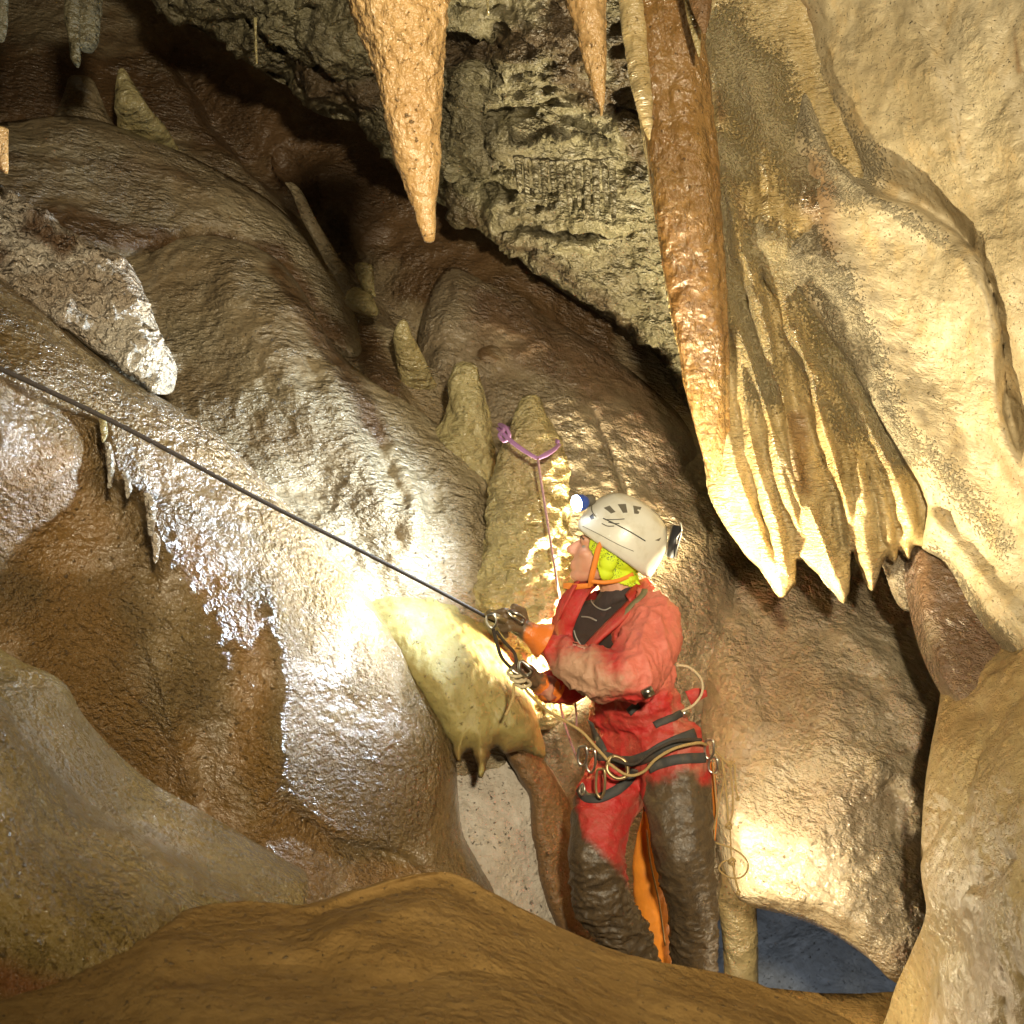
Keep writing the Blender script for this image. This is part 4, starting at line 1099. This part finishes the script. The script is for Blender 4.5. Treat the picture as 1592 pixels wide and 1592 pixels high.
# oversuit
bm = bmesh.new()
cap_into(bm, L_(996, 976, -0.08), L_(914, 978, 0.09), 0.112, 0.105)
cap_into(bm, L_(998, 1040, -0.05), L_(940, 1040, 0.06), 0.112, 0.105)
cap_into(bm, L_(1006, 1100, -0.04), L_(962, 1100, 0.05), 0.112, 0.10)
cap_into(bm, L_(1035, 1160, -0.06), L_(975, 1165, 0.05), 0.120, 0.112)
cap_into(bm, L_(1016, 958, -0.12), L_(975, 938, -0.02), 0.075, 0.062)
cap_into(bm, L_(895, 958, 0.12), L_(945, 938, 0.02), 0.066, 0.060)
chain_into(bm, [(L_(1018, 968, -0.13), 0.085), (L_(1008, 1010, -0.21), 0.096), (L_(985, 1048, -0.29), 0.088), (L_(940, 1052, -0.29), 0.080), (L_(900, 1036, -0.25), 0.070), (L_(862, 1008, -0.20), 0.050)])
chain_into(bm, [(L_(893, 965, 0.12), 0.072), (L_(884, 1020, 0.08), 0.070), (L_(886, 1064, 0.05), 0.066), (L_(850, 1068, -0.05), 0.046)])
chain_into(bm, [(L_(1048, 1185, -0.07), 0.118), (L_(1054, 1255, -0.14), 0.108), (L_(1064, 1325, -0.20), 0.094), (L_(1074, 1400, -0.16), 0.082), (L_(1080, 1460, -0.12), 0.080), (L_(1080, 1500, -0.10), 0.070)])
chain_into(bm, [(L_(970, 1195, 0.05), 0.112), (L_(938, 1260, -0.04), 0.104), (L_(926, 1330, -0.12), 0.094), (L_(936, 1400, -0.08), 0.092), (L_(972, 1460, -0.03), 0.078), (L_(1000, 1500, 0.0), 0.060)])
SV, SF, SN = fuse(bm, 0.0062, 10, 0.5)
spx = to_px(SV)
# folds: cloth bunches at elbow, waist and knees
arm_l, _, arm_t, _ = seg_dist(spx, np.array([(1018, 968), (1008, 1010), (985, 1048), (940, 1052), (900, 1036), (862, 1008)], float))
near_arm = (SV[:, 1] < 3.93) & (spx[:, 1] < 1105)
leg = np.clip((spx[:, 1] - 1185) / 40, 0, 1)
def crisp(p):
    q = p + 0.35 * noise3(p * 0.7 + 5)[:, None]
    return (1 - np.abs(noise3(q))) ** 4 + 0.5 * (1 - np.abs(noise3(q * 1.9 + 31))) ** 4 - 0.6
w1 = crisp(SV * np.array([5, 5, 7]) + 4)
w2 = crisp(SV * np.array([15, 11, 4.5]) + 11)
w3 = crisp(SV * np.array([9, 12, 30]) + 7)
amp2 = np.where(near_arm, 0.013, 0.005) * (1 - leg)
waist = np.exp(-((spx[:, 1] - 1110) / 45) ** 2)
knee = np.exp(-((spx[:, 1] - 1420) / 60) ** 2) * (spx[:, 0] < 1030)
ankl = np.exp(-((spx[:, 1] - 1470) / 30) ** 2)
SV = SV + SN * (0.008 * w1 + amp2 * w2 + (0.006 * waist + 0.012 * knee + 0.006 * ankl + 0.003) * w3)[:, None]
mud = np.clip(near_arm * (1.15 - np.hypot(spx[:, 0] - 900, (spx[:, 1] - 1060) * 1.3) / 95), 0, 1)
mud = np.maximum(mud, 0.35 * np.clip((spx[:, 1] - 1030) / 60, 0, 1) * (SV[:, 0] > 0.5))
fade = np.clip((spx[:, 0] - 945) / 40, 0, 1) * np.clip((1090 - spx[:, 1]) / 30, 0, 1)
darkL = np.clip((spx[:, 1] - 1180 - 0.25 * np.abs(spx[:, 0] - 1060) + 14 * noise3(SV * 14)) / 50, 0, 1) * (spx[:, 0] > 1003)
darkR = np.clip(np.clip((spx[:, 1] - 1265 - 1.3 * np.clip(spx[:, 0] - 900, 0, 200) * 0.8) / 50, 0, 1) + np.clip((905 - spx[:, 0]) / 14, 0, 1) * (spx[:, 1] > 1235), 0, 1) * (spx[:, 0] <= 1003) * (spx[:, 0] < 948 + (spx[:, 1] - 1300) * 0.42)
dark = np.clip(darkL + darkR, 0, 1)
# the open neck
op = np.array([(912, 912), (938, 900), (1000, 905), (985, 935), (950, 970), (912, 1012), (890, 1008), (884, 985), (896, 945)], float)
cutm = inside(spx, op) & (SN[:, 1] < 0.35) & (SV[:, 1] < 4.12)
SFk = [f for f in SF if not all(cutm[i] for i in f)]
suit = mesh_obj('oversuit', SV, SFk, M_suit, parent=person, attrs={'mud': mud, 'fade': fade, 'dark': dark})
sol = suit.modifiers.new('cloth', 'SOLIDIFY'); sol.thickness = 0.003; sol.offset = -1
sb = bvh_of(SV, SF)
# undershirt
bm = bmesh.new()
cap_into(bm, L_(988, 978, -0.07), L_(916, 980, 0.09), 0.103, 0.099)
cap_into(bm, L_(990, 1035, -0.05), L_(942, 1040, 0.06), 0.100, 0.095)
cap_into(bm, L_(960, 950, 0.0), L_(966, 930, 0.0), 0.080, 0.069)
UV, UF, UN = fuse(bm, 0.007, 6)
UV = UV + UN * (0.004 * fbm(UV * 22, 3, ridged=True))[:, None]
und = mesh_obj('undershirt', UV, UF, M_under, parent=person)
ub = bvh_of(UV, UF)
line_on('piping', ub, [(918, 926), (920, 936), (928, 944), (940, 949), (950, 945)], 0.0022, M_pipe, und)
line_on('piping', ub, [(905, 959), (916, 960), (928, 965)], 0.0026, M_pipe, und)
line_on('piping', ub, [(893, 980), (897, 992), (904, 1003)], 0.0022, M_pipe, und)
# lapels of the open collar
def lapel(inner, outer, name='lapel'):
    I = smooth(inner, 6); O = smooth(outer, 6); n = len(I)
    V = []; F = []
    m = 7
    for i in range(n):
        for j in range(m):
            t = j / (m - 1)
            p = I[i] * (1 - t) + O[i] * t + np.array([0, -1, 0]) * 0.018 * math.sin(math.pi * t) + np.array([0, -1, 0.3]) * 0.007 * noise3(np.array([[i * 0.22, j * 0.5, 0.3]]))[0]
            V.append(p)
    for i in range(n - 1):
        for j in range(m - 1):
            a = i * m + j; F.append((a, a + 1, a + m + 1, a + m))
    ob = mesh_obj(name, np.array(V), F, M_suit, parent=suit, attrs={'mud': np.full(len(V), 0.0), 'fade': np.full(len(V), 0.0), 'dark': np.zeros(len(V))})
    s = ob.modifiers.new('cloth', 'SOLIDIFY'); s.thickness = 0.004; s.offset = 0
    return ob
def T(*a): return tuple(L_(*a))
lapel([T(1000, 906, 0.02), T(985, 925, -0.08), T(955, 955, -0.125), T(925, 985, -0.135), T(905, 1008, -0.12)], [T(1018, 914, 0.02), T(1000, 938, -0.10), T(968, 968, -0.16), T(936, 995, -0.17), T(912, 1018, -0.14)])
lapel([T(934, 905, 0.02), T(915, 925, -0.07), T(900, 955, -0.09), T(890, 985, -0.07), T(898, 1008, -0.09)], [T(896, 902, 0.03), T(872, 930, -0.03), T(863, 960, -0.02), T(866, 985, -0.02), T(888, 1012, -0.08)])
lapel([T(905, 898, 0.0), T(890, 910, -0.03), T(878, 935, -0.05)], [T(893, 915, -0.03), T(884, 935, -0.06), T(868, 965, -0.05)], 'collar_flap')
lapel([T(1004, 898, 0.05), T(990, 905, -0.03), T(972, 925, -0.08)], [T(1014, 910, 0.05), T(1000, 920, -0.06), T(980, 938, -0.11)], 'collar_flap')

# gloves with five fingers each
def glove(name, wrist, palm0, palm1, fingers, thumb, cuff_r, cuff_end):
    bm = bmesh.new()
    chain_into(bm, [(wrist, 0.030), (palm0, 0.034), (palm1, 0.028)])
    for f in fingers: chain_into(bm, [(p, r) for p, r in zip(f, (0.0125, 0.012, 0.011, 0.0095))])
    chain_into(bm, [(p, r) for p, r in zip(thumb, (0.016, 0.0135, 0.0125))])
    V, F, Nn = fuse(bm, 0.0028, 3, 0.4)
    V = V + Nn * (0.0012 * fbm(V * 70, 3))[:, None]
    d = np.linalg.norm(V - np.array(palm0), axis=1)
    ax = (Vector(palm1) - Vector(palm0)).normalized()
    along = (V - np.array(palm0)) @ np.array(ax)
    g = mesh_obj(name, V, F, M_glove, parent=person, attrs={'mud': np.clip(0.45 + along / 0.05, 0, 1)})
    a = Vector(palm0); b = Vector(cuff_end)
    P = [a + (b - a) * t for t in (0, .25, .5, .75, 1)]
    V1, F1_ = tube_arrays([tuple(p) for p in P], [0.032, 0.037, 0.046, cuff_r * 0.95, cuff_r], seg=32, sub=5)
    V1 = V1 + 0.003 * fbm(V1 * 25, 3)[:, None]
    c = mesh_obj('cuff', V1, F1_, M_glove, parent=g, attrs={'mud': np.full(len(V1), 0.08)})
    return g
fg = []
for k, (dx, dy) in enumerate(((0, -14), (3, -5), (6, 4), (10, 12))):
    fg.append([L_(800 + dx, 968 + dy, -0.225), L_(783 + dx, 964 + dy, -0.262), L_(772 + dx, 968 + dy, -0.245), L_(777 + dx, 976 + dy, -0.222)])
glove('glove', L_(848, 1000, -0.20), L_(822, 983, -0.205), L_(800, 970, -0.20), fg, [L_(816, 970, -0.19), L_(812, 950, -0.20), L_(799, 944, -0.215)], 0.058, L_(848, 997, -0.20))
fg = []
for k, (dx, dy) in enumerate(((0, -12), (2, -4), (5, 4), (8, 11))):
    fg.append([L_(824 + dx, 1052 + dy, -0.11), L_(810 + dx, 1047 + dy, -0.145), L_(800 + dx, 1050 + dy, -0.13), L_(804 + dx, 1057 + dy, -0.11)])
glove('glove', L_(850, 1068, -0.05), L_(838, 1062, -0.07), L_(824, 1054, -0.09), fg, [L_(834, 1052, -0.07), L_(826, 1040, -0.09), L_(814, 1036, -0.11)], 0.046, L_(862, 1072, -0.03))

# boots
for nm, an, to in (('boot', LL, (1060, 1590)), ('boot', LR, (982, 1590))):
    bm = bmesh.new()
    a0 = Vector(an[2][0]); dyy = a0.y - YP
    chain_into(bm, [(a0 + Vector((0, 0, 0.02)), 0.064), (L_(an[3][0].x / an[3][0].y * FPX + 796, 1570, dyy), 0.050)])
    cap_into(bm, L_(an[3][0].x / an[3][0].y * FPX + 796 + 8, 1586, dyy + 0.01), L_(to[0] - 20, 1590, dyy - 0.06), 0.045, 0.036)
    V, F, Nn = fuse(bm, 0.008, 4)
    V = V + Nn * 0.003 * fbm(V * 25, 3)[:, None]
    mesh_obj(nm, V, F, M_boot, parent=person)

# harness
har = belt('harness', sb, [(902, 1152), (930, 1172), (965, 1183), (1000, 1178), (1040, 1158), (1080, 1142)], 0.040, 0.004, M_web, person)
belt('leg_loop', sb, [(898, 1215), (912, 1240), (940, 1238), (970, 1220), (988, 1195)], 0.032, 0.004, M_web, har)
belt('leg_loop', sb, [(1010, 1195), (1030, 1186), (1060, 1180), (1095, 1178)], 0.032, 0.004, M_web, har)
belt('chest_strap', sb, [(1003, 915), (1000, 925), (985, 940), (968, 958), (950, 975)], 0.020, 0.003, M_olive, har)
belt('side_strap', sb, [(978, 1108), (1000, 1088), (1020, 1066), (1042, 1052)], 0.026, 0.004, M_web, har)
belt('side_strap', sb, [(912, 1100), (918, 1120), (928, 1145), (940, 1170)], 0.030, 0.004, M_web, har)
belt('side_strap', sb, [(1018, 1128), (1040, 1118), (1060, 1108), (1078, 1092)], 0.024, 0.004, M_web, har)
for x, y in ((1008, 1074), (1060, 1110)):
    p, n = cast(sb, x, y, 0.009)
    if p is not None:
        V_, F_ = box_arrays(p, Vector((1, 0, .5)).normalized(), Vector((-0.1, 1, 0.2)).normalized(), Vector((-.5, .0, 1)).normalized(), 0.034, 0.012, 0.026)
        mesh_obj('buckle', V_, F_, M_metal, parent=har)
V_, F_ = tube_arrays([T(952, 1176, -.17), T(944, 1196, -.185), T(958, 1210, -.19), T(975, 1205, -.185), T(972, 1184, -.18)], 0.006, closed=True, sub=6)
mesh_obj('harness_ring', V_, F_, M_gold, parent=har)
# crumpled back flap of the oversuit at the waist
rib_w('waist_flap', [L_(1070, 1086, -0.02), L_(1084, 1080, -0.02), L_(1099, 1078, -0.02)], [0.05, 0.045, 0.02], M_suit, suit)

# ---------------------------------------------------------------- ropes and hanging gear
def P3(l): return [tuple(W(*p)) for p in l]
tube('rope', P3([(-260, 470, 2.15), (-120, 524, 2.3), (0, 573, 2.45), (200, 668, 2.75), (400, 775, 3.1), (560, 856, 3.4), (680, 918, 3.62), (752, 957, 3.76), (772, 968, 3.77)]), 0.0055, M_rope, seg=14, sub=24,
     label='taut dark rope running from the left edge down to the caver\'s glove', cat='rope')
clampo = tag(empty('rope_clamp', W(775, 965, 3.76)), 'metal rope clamp gripped in the caver\'s upper glove at the end of the taut rope', 'rope clamp')
V_, F_ = join_arrays([box_arrays(W(772, 960, 3.735), Vector((0.93, 0, -0.37)), Vector((0, 1, 0)), Vector((0.37, 0, 0.93)), 0.075, 0.016, 0.024, 0.3),
                      box_arrays(W(800, 958, 3.73), Vector((0.99, 0, -0.1)), Vector((0, 1, 0)), Vector((0.1, 0, 0.99)), 0.045, 0.012, 0.020, 0.3)])
mesh_obj('clamp_frame', V_, F_, M_gold, parent=clampo)
V_, F_ = tube_arrays(P3([(757, 958, 3.72), (768, 956, 3.715), (772, 968, 3.715), (766, 976, 3.72), (758, 970, 3.72)]), 0.0042, closed=True, sub=6)
mesh_obj('clamp_eye', V_, F_, M_metal, parent=clampo)
V_, F_ = tube_arrays(P3([(790, 950, 3.71), (802, 953, 3.70), (816, 962, 3.71), (812, 968, 3.72), (798, 960, 3.71)]), 0.0036, closed=True, sub=6)
mesh_obj('carabiner', V_, F_, M_metal, parent=clampo)
tube('rope_tail', P3([(766, 974, 3.74), (772, 998, 3.76), (780, 1022, 3.79), (796, 1040, 3.82)]), 0.0055, M_rope, label='dark rope strand leading from the clamp down to the coiled knot', cat='rope', seg=10)
tube('rope_tail', P3([(772, 982, 3.75), (786, 1000, 3.78), (800, 1016, 3.82), (804, 1036, 3.83)]), 0.0048, M_rope, label='shorter rope strand between the clamp and the coiled knot, on the glove side', cat='rope', seg=10)
knot = tag(empty('coiled_knot', W(806, 1058, 3.80)), 'pale coiled knot hanging below the gloves', 'knot')
for q, (x, y) in enumerate(((800, 1050), (805, 1058), (812, 1066))):
    V_, F_ = tube_arrays(P3([(x - 10, y - 3, 3.80), (x, y + 2, 3.775), (x + 12, y - 1, 3.80), (x + 8, y - 8, 3.83), (x - 6, y - 9, 3.83)]), 0.0055, closed=True, sub=6)
    mesh_obj('coil', V_, F_, M_cordp, parent=knot)
V_, F_ = join_arrays([tube_arrays(P3([(800, 1034, 3.80), (797, 1042, 3.79), (806, 1048, 3.79)]), 0.007), tube_arrays(P3([(810, 1028, 3.78), (822, 1036, 3.775), (828, 1044, 3.78), (820, 1050, 3.79), (808, 1042, 3.78)]), 0.0065, closed=True, sub=6)])
mesh_obj('carabiner', V_, F_, M_metal, parent=knot)
tube('knot_tail', P3([(799, 1062, 3.8), (798, 1082, 3.8), (792, 1100, 3.79), (786, 1112, 3.79)]), [0.005, 0.005, 0.004, 0.0055], M_cord, label='loose cord tail dangling below the coiled knot', cat='cord', seg=8)
tube('lanyard', P3([(812, 1064, 3.80), (826, 1082, 3.80), (850, 1104, 3.82), (880, 1122, 3.84), (905, 1138, 3.84), (925, 1160, 3.83), (945, 1182, 3.82)]), 0.0048, M_cord, label='muddy lanyard curving from the coiled knot to the harness front', cat='lanyard', seg=10)
tube('lanyard', P3([(945, 1186, 3.815), (975, 1205, 3.80), (1000, 1200, 3.785), (1020, 1180, 3.77), (1050, 1163, 3.765), (1085, 1155, 3.80), (1098, 1158, 3.84)]), 0.0048, M_cord, label='muddy lanyard looping over the nearer thigh to the hip carabiner', cat='lanyard', seg=10)
tube('lanyard', P3([(950, 1180, 3.81), (985, 1188, 3.79), (1015, 1168, 3.775), (1050, 1152, 3.78), (1090, 1150, 3.83)]), 0.005, M_rope, label='darker upper lanyard crossing the hip above the muddy one', cat='lanyard', seg=10)
tube('gear_loop', P3([(1052, 1034, 3.92), (1072, 1038, 3.92), (1090, 1056, 3.92), (1091, 1078, 3.92), (1078, 1096, 3.91), (1060, 1106, 3.88)]), 0.004, M_cordp, label='pale stiff loop standing out behind the caver\'s waist', cat='gear loop', seg=8)
for k, (x, y, l, lb, mt) in enumerate(((905, 1160, 30, 'left carabiner of the cluster at the harness front', M_metal), (918, 1165, 36, 'right carabiner of the cluster at the harness front', M_metal), (933, 1196, 44, 'long hook carabiner hanging on the farther thigh', M_gold),
                                 (1102, 1150, 30, 'bright carabiner at the caver\'s near hip', M_metal), (1108, 1178, 24, 'small carabiner under the bright hip carabiner', M_metal))):
    yy = 3.82 if x < 1000 else 3.86
    tube('carabiner', P3([(x, y, yy), (x + 7, y + 3, yy - .01), (x + 7, y + l * .7, yy - .01), (x + 1, y + l, yy), (x - 6, y + l * .75, yy + .005), (x - 5, y + 4, yy + .005)]), 0.0042, mt, closed=True, sub=6, seg=8, label=lb, cat='carabiner')
tube('carabiner', P3([(905, 1218, 3.83), (909, 1226, 3.82), (906, 1236, 3.82), (901, 1230, 3.83)]), 0.003, M_metal, closed=True, sub=6, seg=8, label='tiny ring clip on the farther leg loop', cat='carabiner')
bun = tag(empty('cord_bundle', W(1125, 1180, 3.88)), 'bundle of thin knotted ochre cords hanging from the caver\'s near hip', 'cord bundle')
for nm, pts, r in (('cord', [(1108, 1165, 3.86), (1122, 1178, 3.87), (1134, 1188, 3.87), (1142, 1184, 3.87)], 0.0035),
               ('cord', [(1122, 1180, 3.87), (1128, 1220, 3.87), (1131, 1260, 3.87), (1132, 1282, 3.87)], 0.003),
               ('cord', [(1134, 1186, 3.88), (1138, 1220, 3.88), (1139, 1260, 3.88), (1134, 1282, 3.88)], 0.003),
               ('cord', [(1142, 1188, 3.87), (1143, 1205, 3.87), (1144, 1225, 3.87), (1147, 1240, 3.87)], 0.0028),
               ('cord', [(1108, 1185, 3.85), (1112, 1230, 3.86), (1114, 1262, 3.86), (1109, 1290, 3.87)], 0.0022),
               ('cord', [(1128, 1200, 3.86), (1120, 1240, 3.86), (1112, 1280, 3.87), (1110, 1305, 3.87)], 0.0020),
               ('cord', [(1135, 1285, 3.88), (1136, 1310, 3.88), (1137, 1335, 3.88)], 0.0022),
               ('cord', [(1112, 1310, 3.88), (1140, 1320, 3.87), (1158, 1334, 3.86), (1163, 1350, 3.86), (1152, 1364, 3.87), (1134, 1364, 3.88), (1118, 1352, 3.89), (1124, 1340, 3.89), (1138, 1338, 3.88)], 0.0028),
               ('cord', [(1140, 1342, 3.87), (1142, 1362, 3.87), (1148, 1384, 3.87)], 0.0035)):
    tube(nm, P3(pts), r, M_cord, parent=bun, seg=7, sub=8)
for x, y, r in ((1133, 1284, 0.011), (1138, 1340, 0.012), (1135, 1188, 0.010), (1148, 1388, 0.008), (1147, 1242, 0.006)):
    p = W(x, y, 3.875)
    V_, F_ = tube_arrays([tuple(p + Vector((r * .7 * math.cos(a), r * .45 * math.sin(2 * a), r * .7 * math.sin(a)))) for a in np.linspace(0, 5.6, 7)], r * 0.45, seg=7, sub=5)
    mesh_obj('cord_knot', V_, F_, M_cord, parent=bun)
tube('safety_tape', P3([(1106, 1186, 3.89), (1110, 1230, 3.9), (1112, 1270, 3.9), (1108, 1330, 3.9)]), [0.009, 0.008, 0.007, 0.004], M_orange, seg=8, label='orange-red tape strip hanging beside the near thigh', cat='tape')

# sling round the stalagmite and the cord hanging from it
sl = tag(empty('sling', W(836, 700, 4.2)), 'purple tape sling knotted round the neck of the tall stalagmite', 'sling')
V_, F_ = ribbon_arrays(P3([(776, 664, 4.3), (782, 674, 4.24), (800, 690, 4.19), (820, 704, 4.165), (836, 713, 4.15)]), [(0, -1, 0.2)] * 5, [0.022, 0.014, 0.016, 0.014, 0.012], 0.0025)
mesh_obj('tape', V_, F_, M_sling, parent=sl)
V_, F_ = ribbon_arrays(P3([(836, 713, 4.15), (850, 706, 4.17), (862, 698, 4.21), (870, 690, 4.27)]), [(0, -1, 0.2)] * 4, [0.012, 0.018, 0.014, 0.012], 0.0025)
mesh_obj('tape', V_, F_, M_sling, parent=sl)
V_, F_ = tube_arrays(P3([(776, 660, 4.29), (786, 664, 4.24), (792, 678, 4.22), (784, 686, 4.23), (776, 676, 4.25), (784, 668, 4.22)]), 0.006, closed=True, sub=5)
mesh_obj('tape_knot', V_, F_, M_sling, parent=sl)
V_, F_ = ribbon_arrays(P3([(776, 662, 4.30), (800, 668, 4.52), (840, 676, 4.58), (870, 688, 4.30)]), [(0, 1, 0.1)] * 4, 0.014, 0.0025)
mesh_obj('tape', V_, F_, M_sling, parent=sl)
tube('accessory_rope', P3([(836, 712, 4.145), (843, 760, 4.15), (854, 830, 4.16), (866, 905, 4.17), (870, 940, 4.22), (866, 1040, 4.22), (872, 1100, 4.18), (886, 1150, 4.10), (902, 1190, 4.02)]), 0.0042, M_rope2, seg=10, sub=12,
     label='thin purple-grey cord hanging from the sling down behind the caver\'s chest', cat='cord')
tube('accessory_rope', P3([(893, 1085, 4.12), (896, 1110, 4.10), (896, 1135, 4.06)]), 0.0032, M_rope2, seg=8, label='short second cord visible just left of the caver\'s waist', cat='cord')

# tackle bag between the legs
bag = spire('tackle_bag', [(1003, 1245, 3), (1004, 1270, 6), (1006, 1300, 16), (1010, 1345, 26), (1016, 1400, 30), (1022, 1460, 31), (1026, 1530, 30), (1027, 1560, 24), (1027, 1564, 2)], 4.12, M_bag, seg=64, step=2.5, depth=0.7, noise=(0.18, 6, 3), fine=(0.06, 22, 3),
      label='orange tackle bag hanging between the caver\'s legs', cat='bag')
tube('seam', P3([(1005, 1290, 4.095), (1012, 1345, 4.073), (1024, 1400, 4.062), (1034, 1470, 4.062)]), 0.003, M_gold, parent=bag, seg=6)
tube('bag_strap', P3([(985, 1205, 4.0), (996, 1235, 4.06), (1003, 1262, 4.12)]), 0.004, M_web, parent=bag, seg=8)
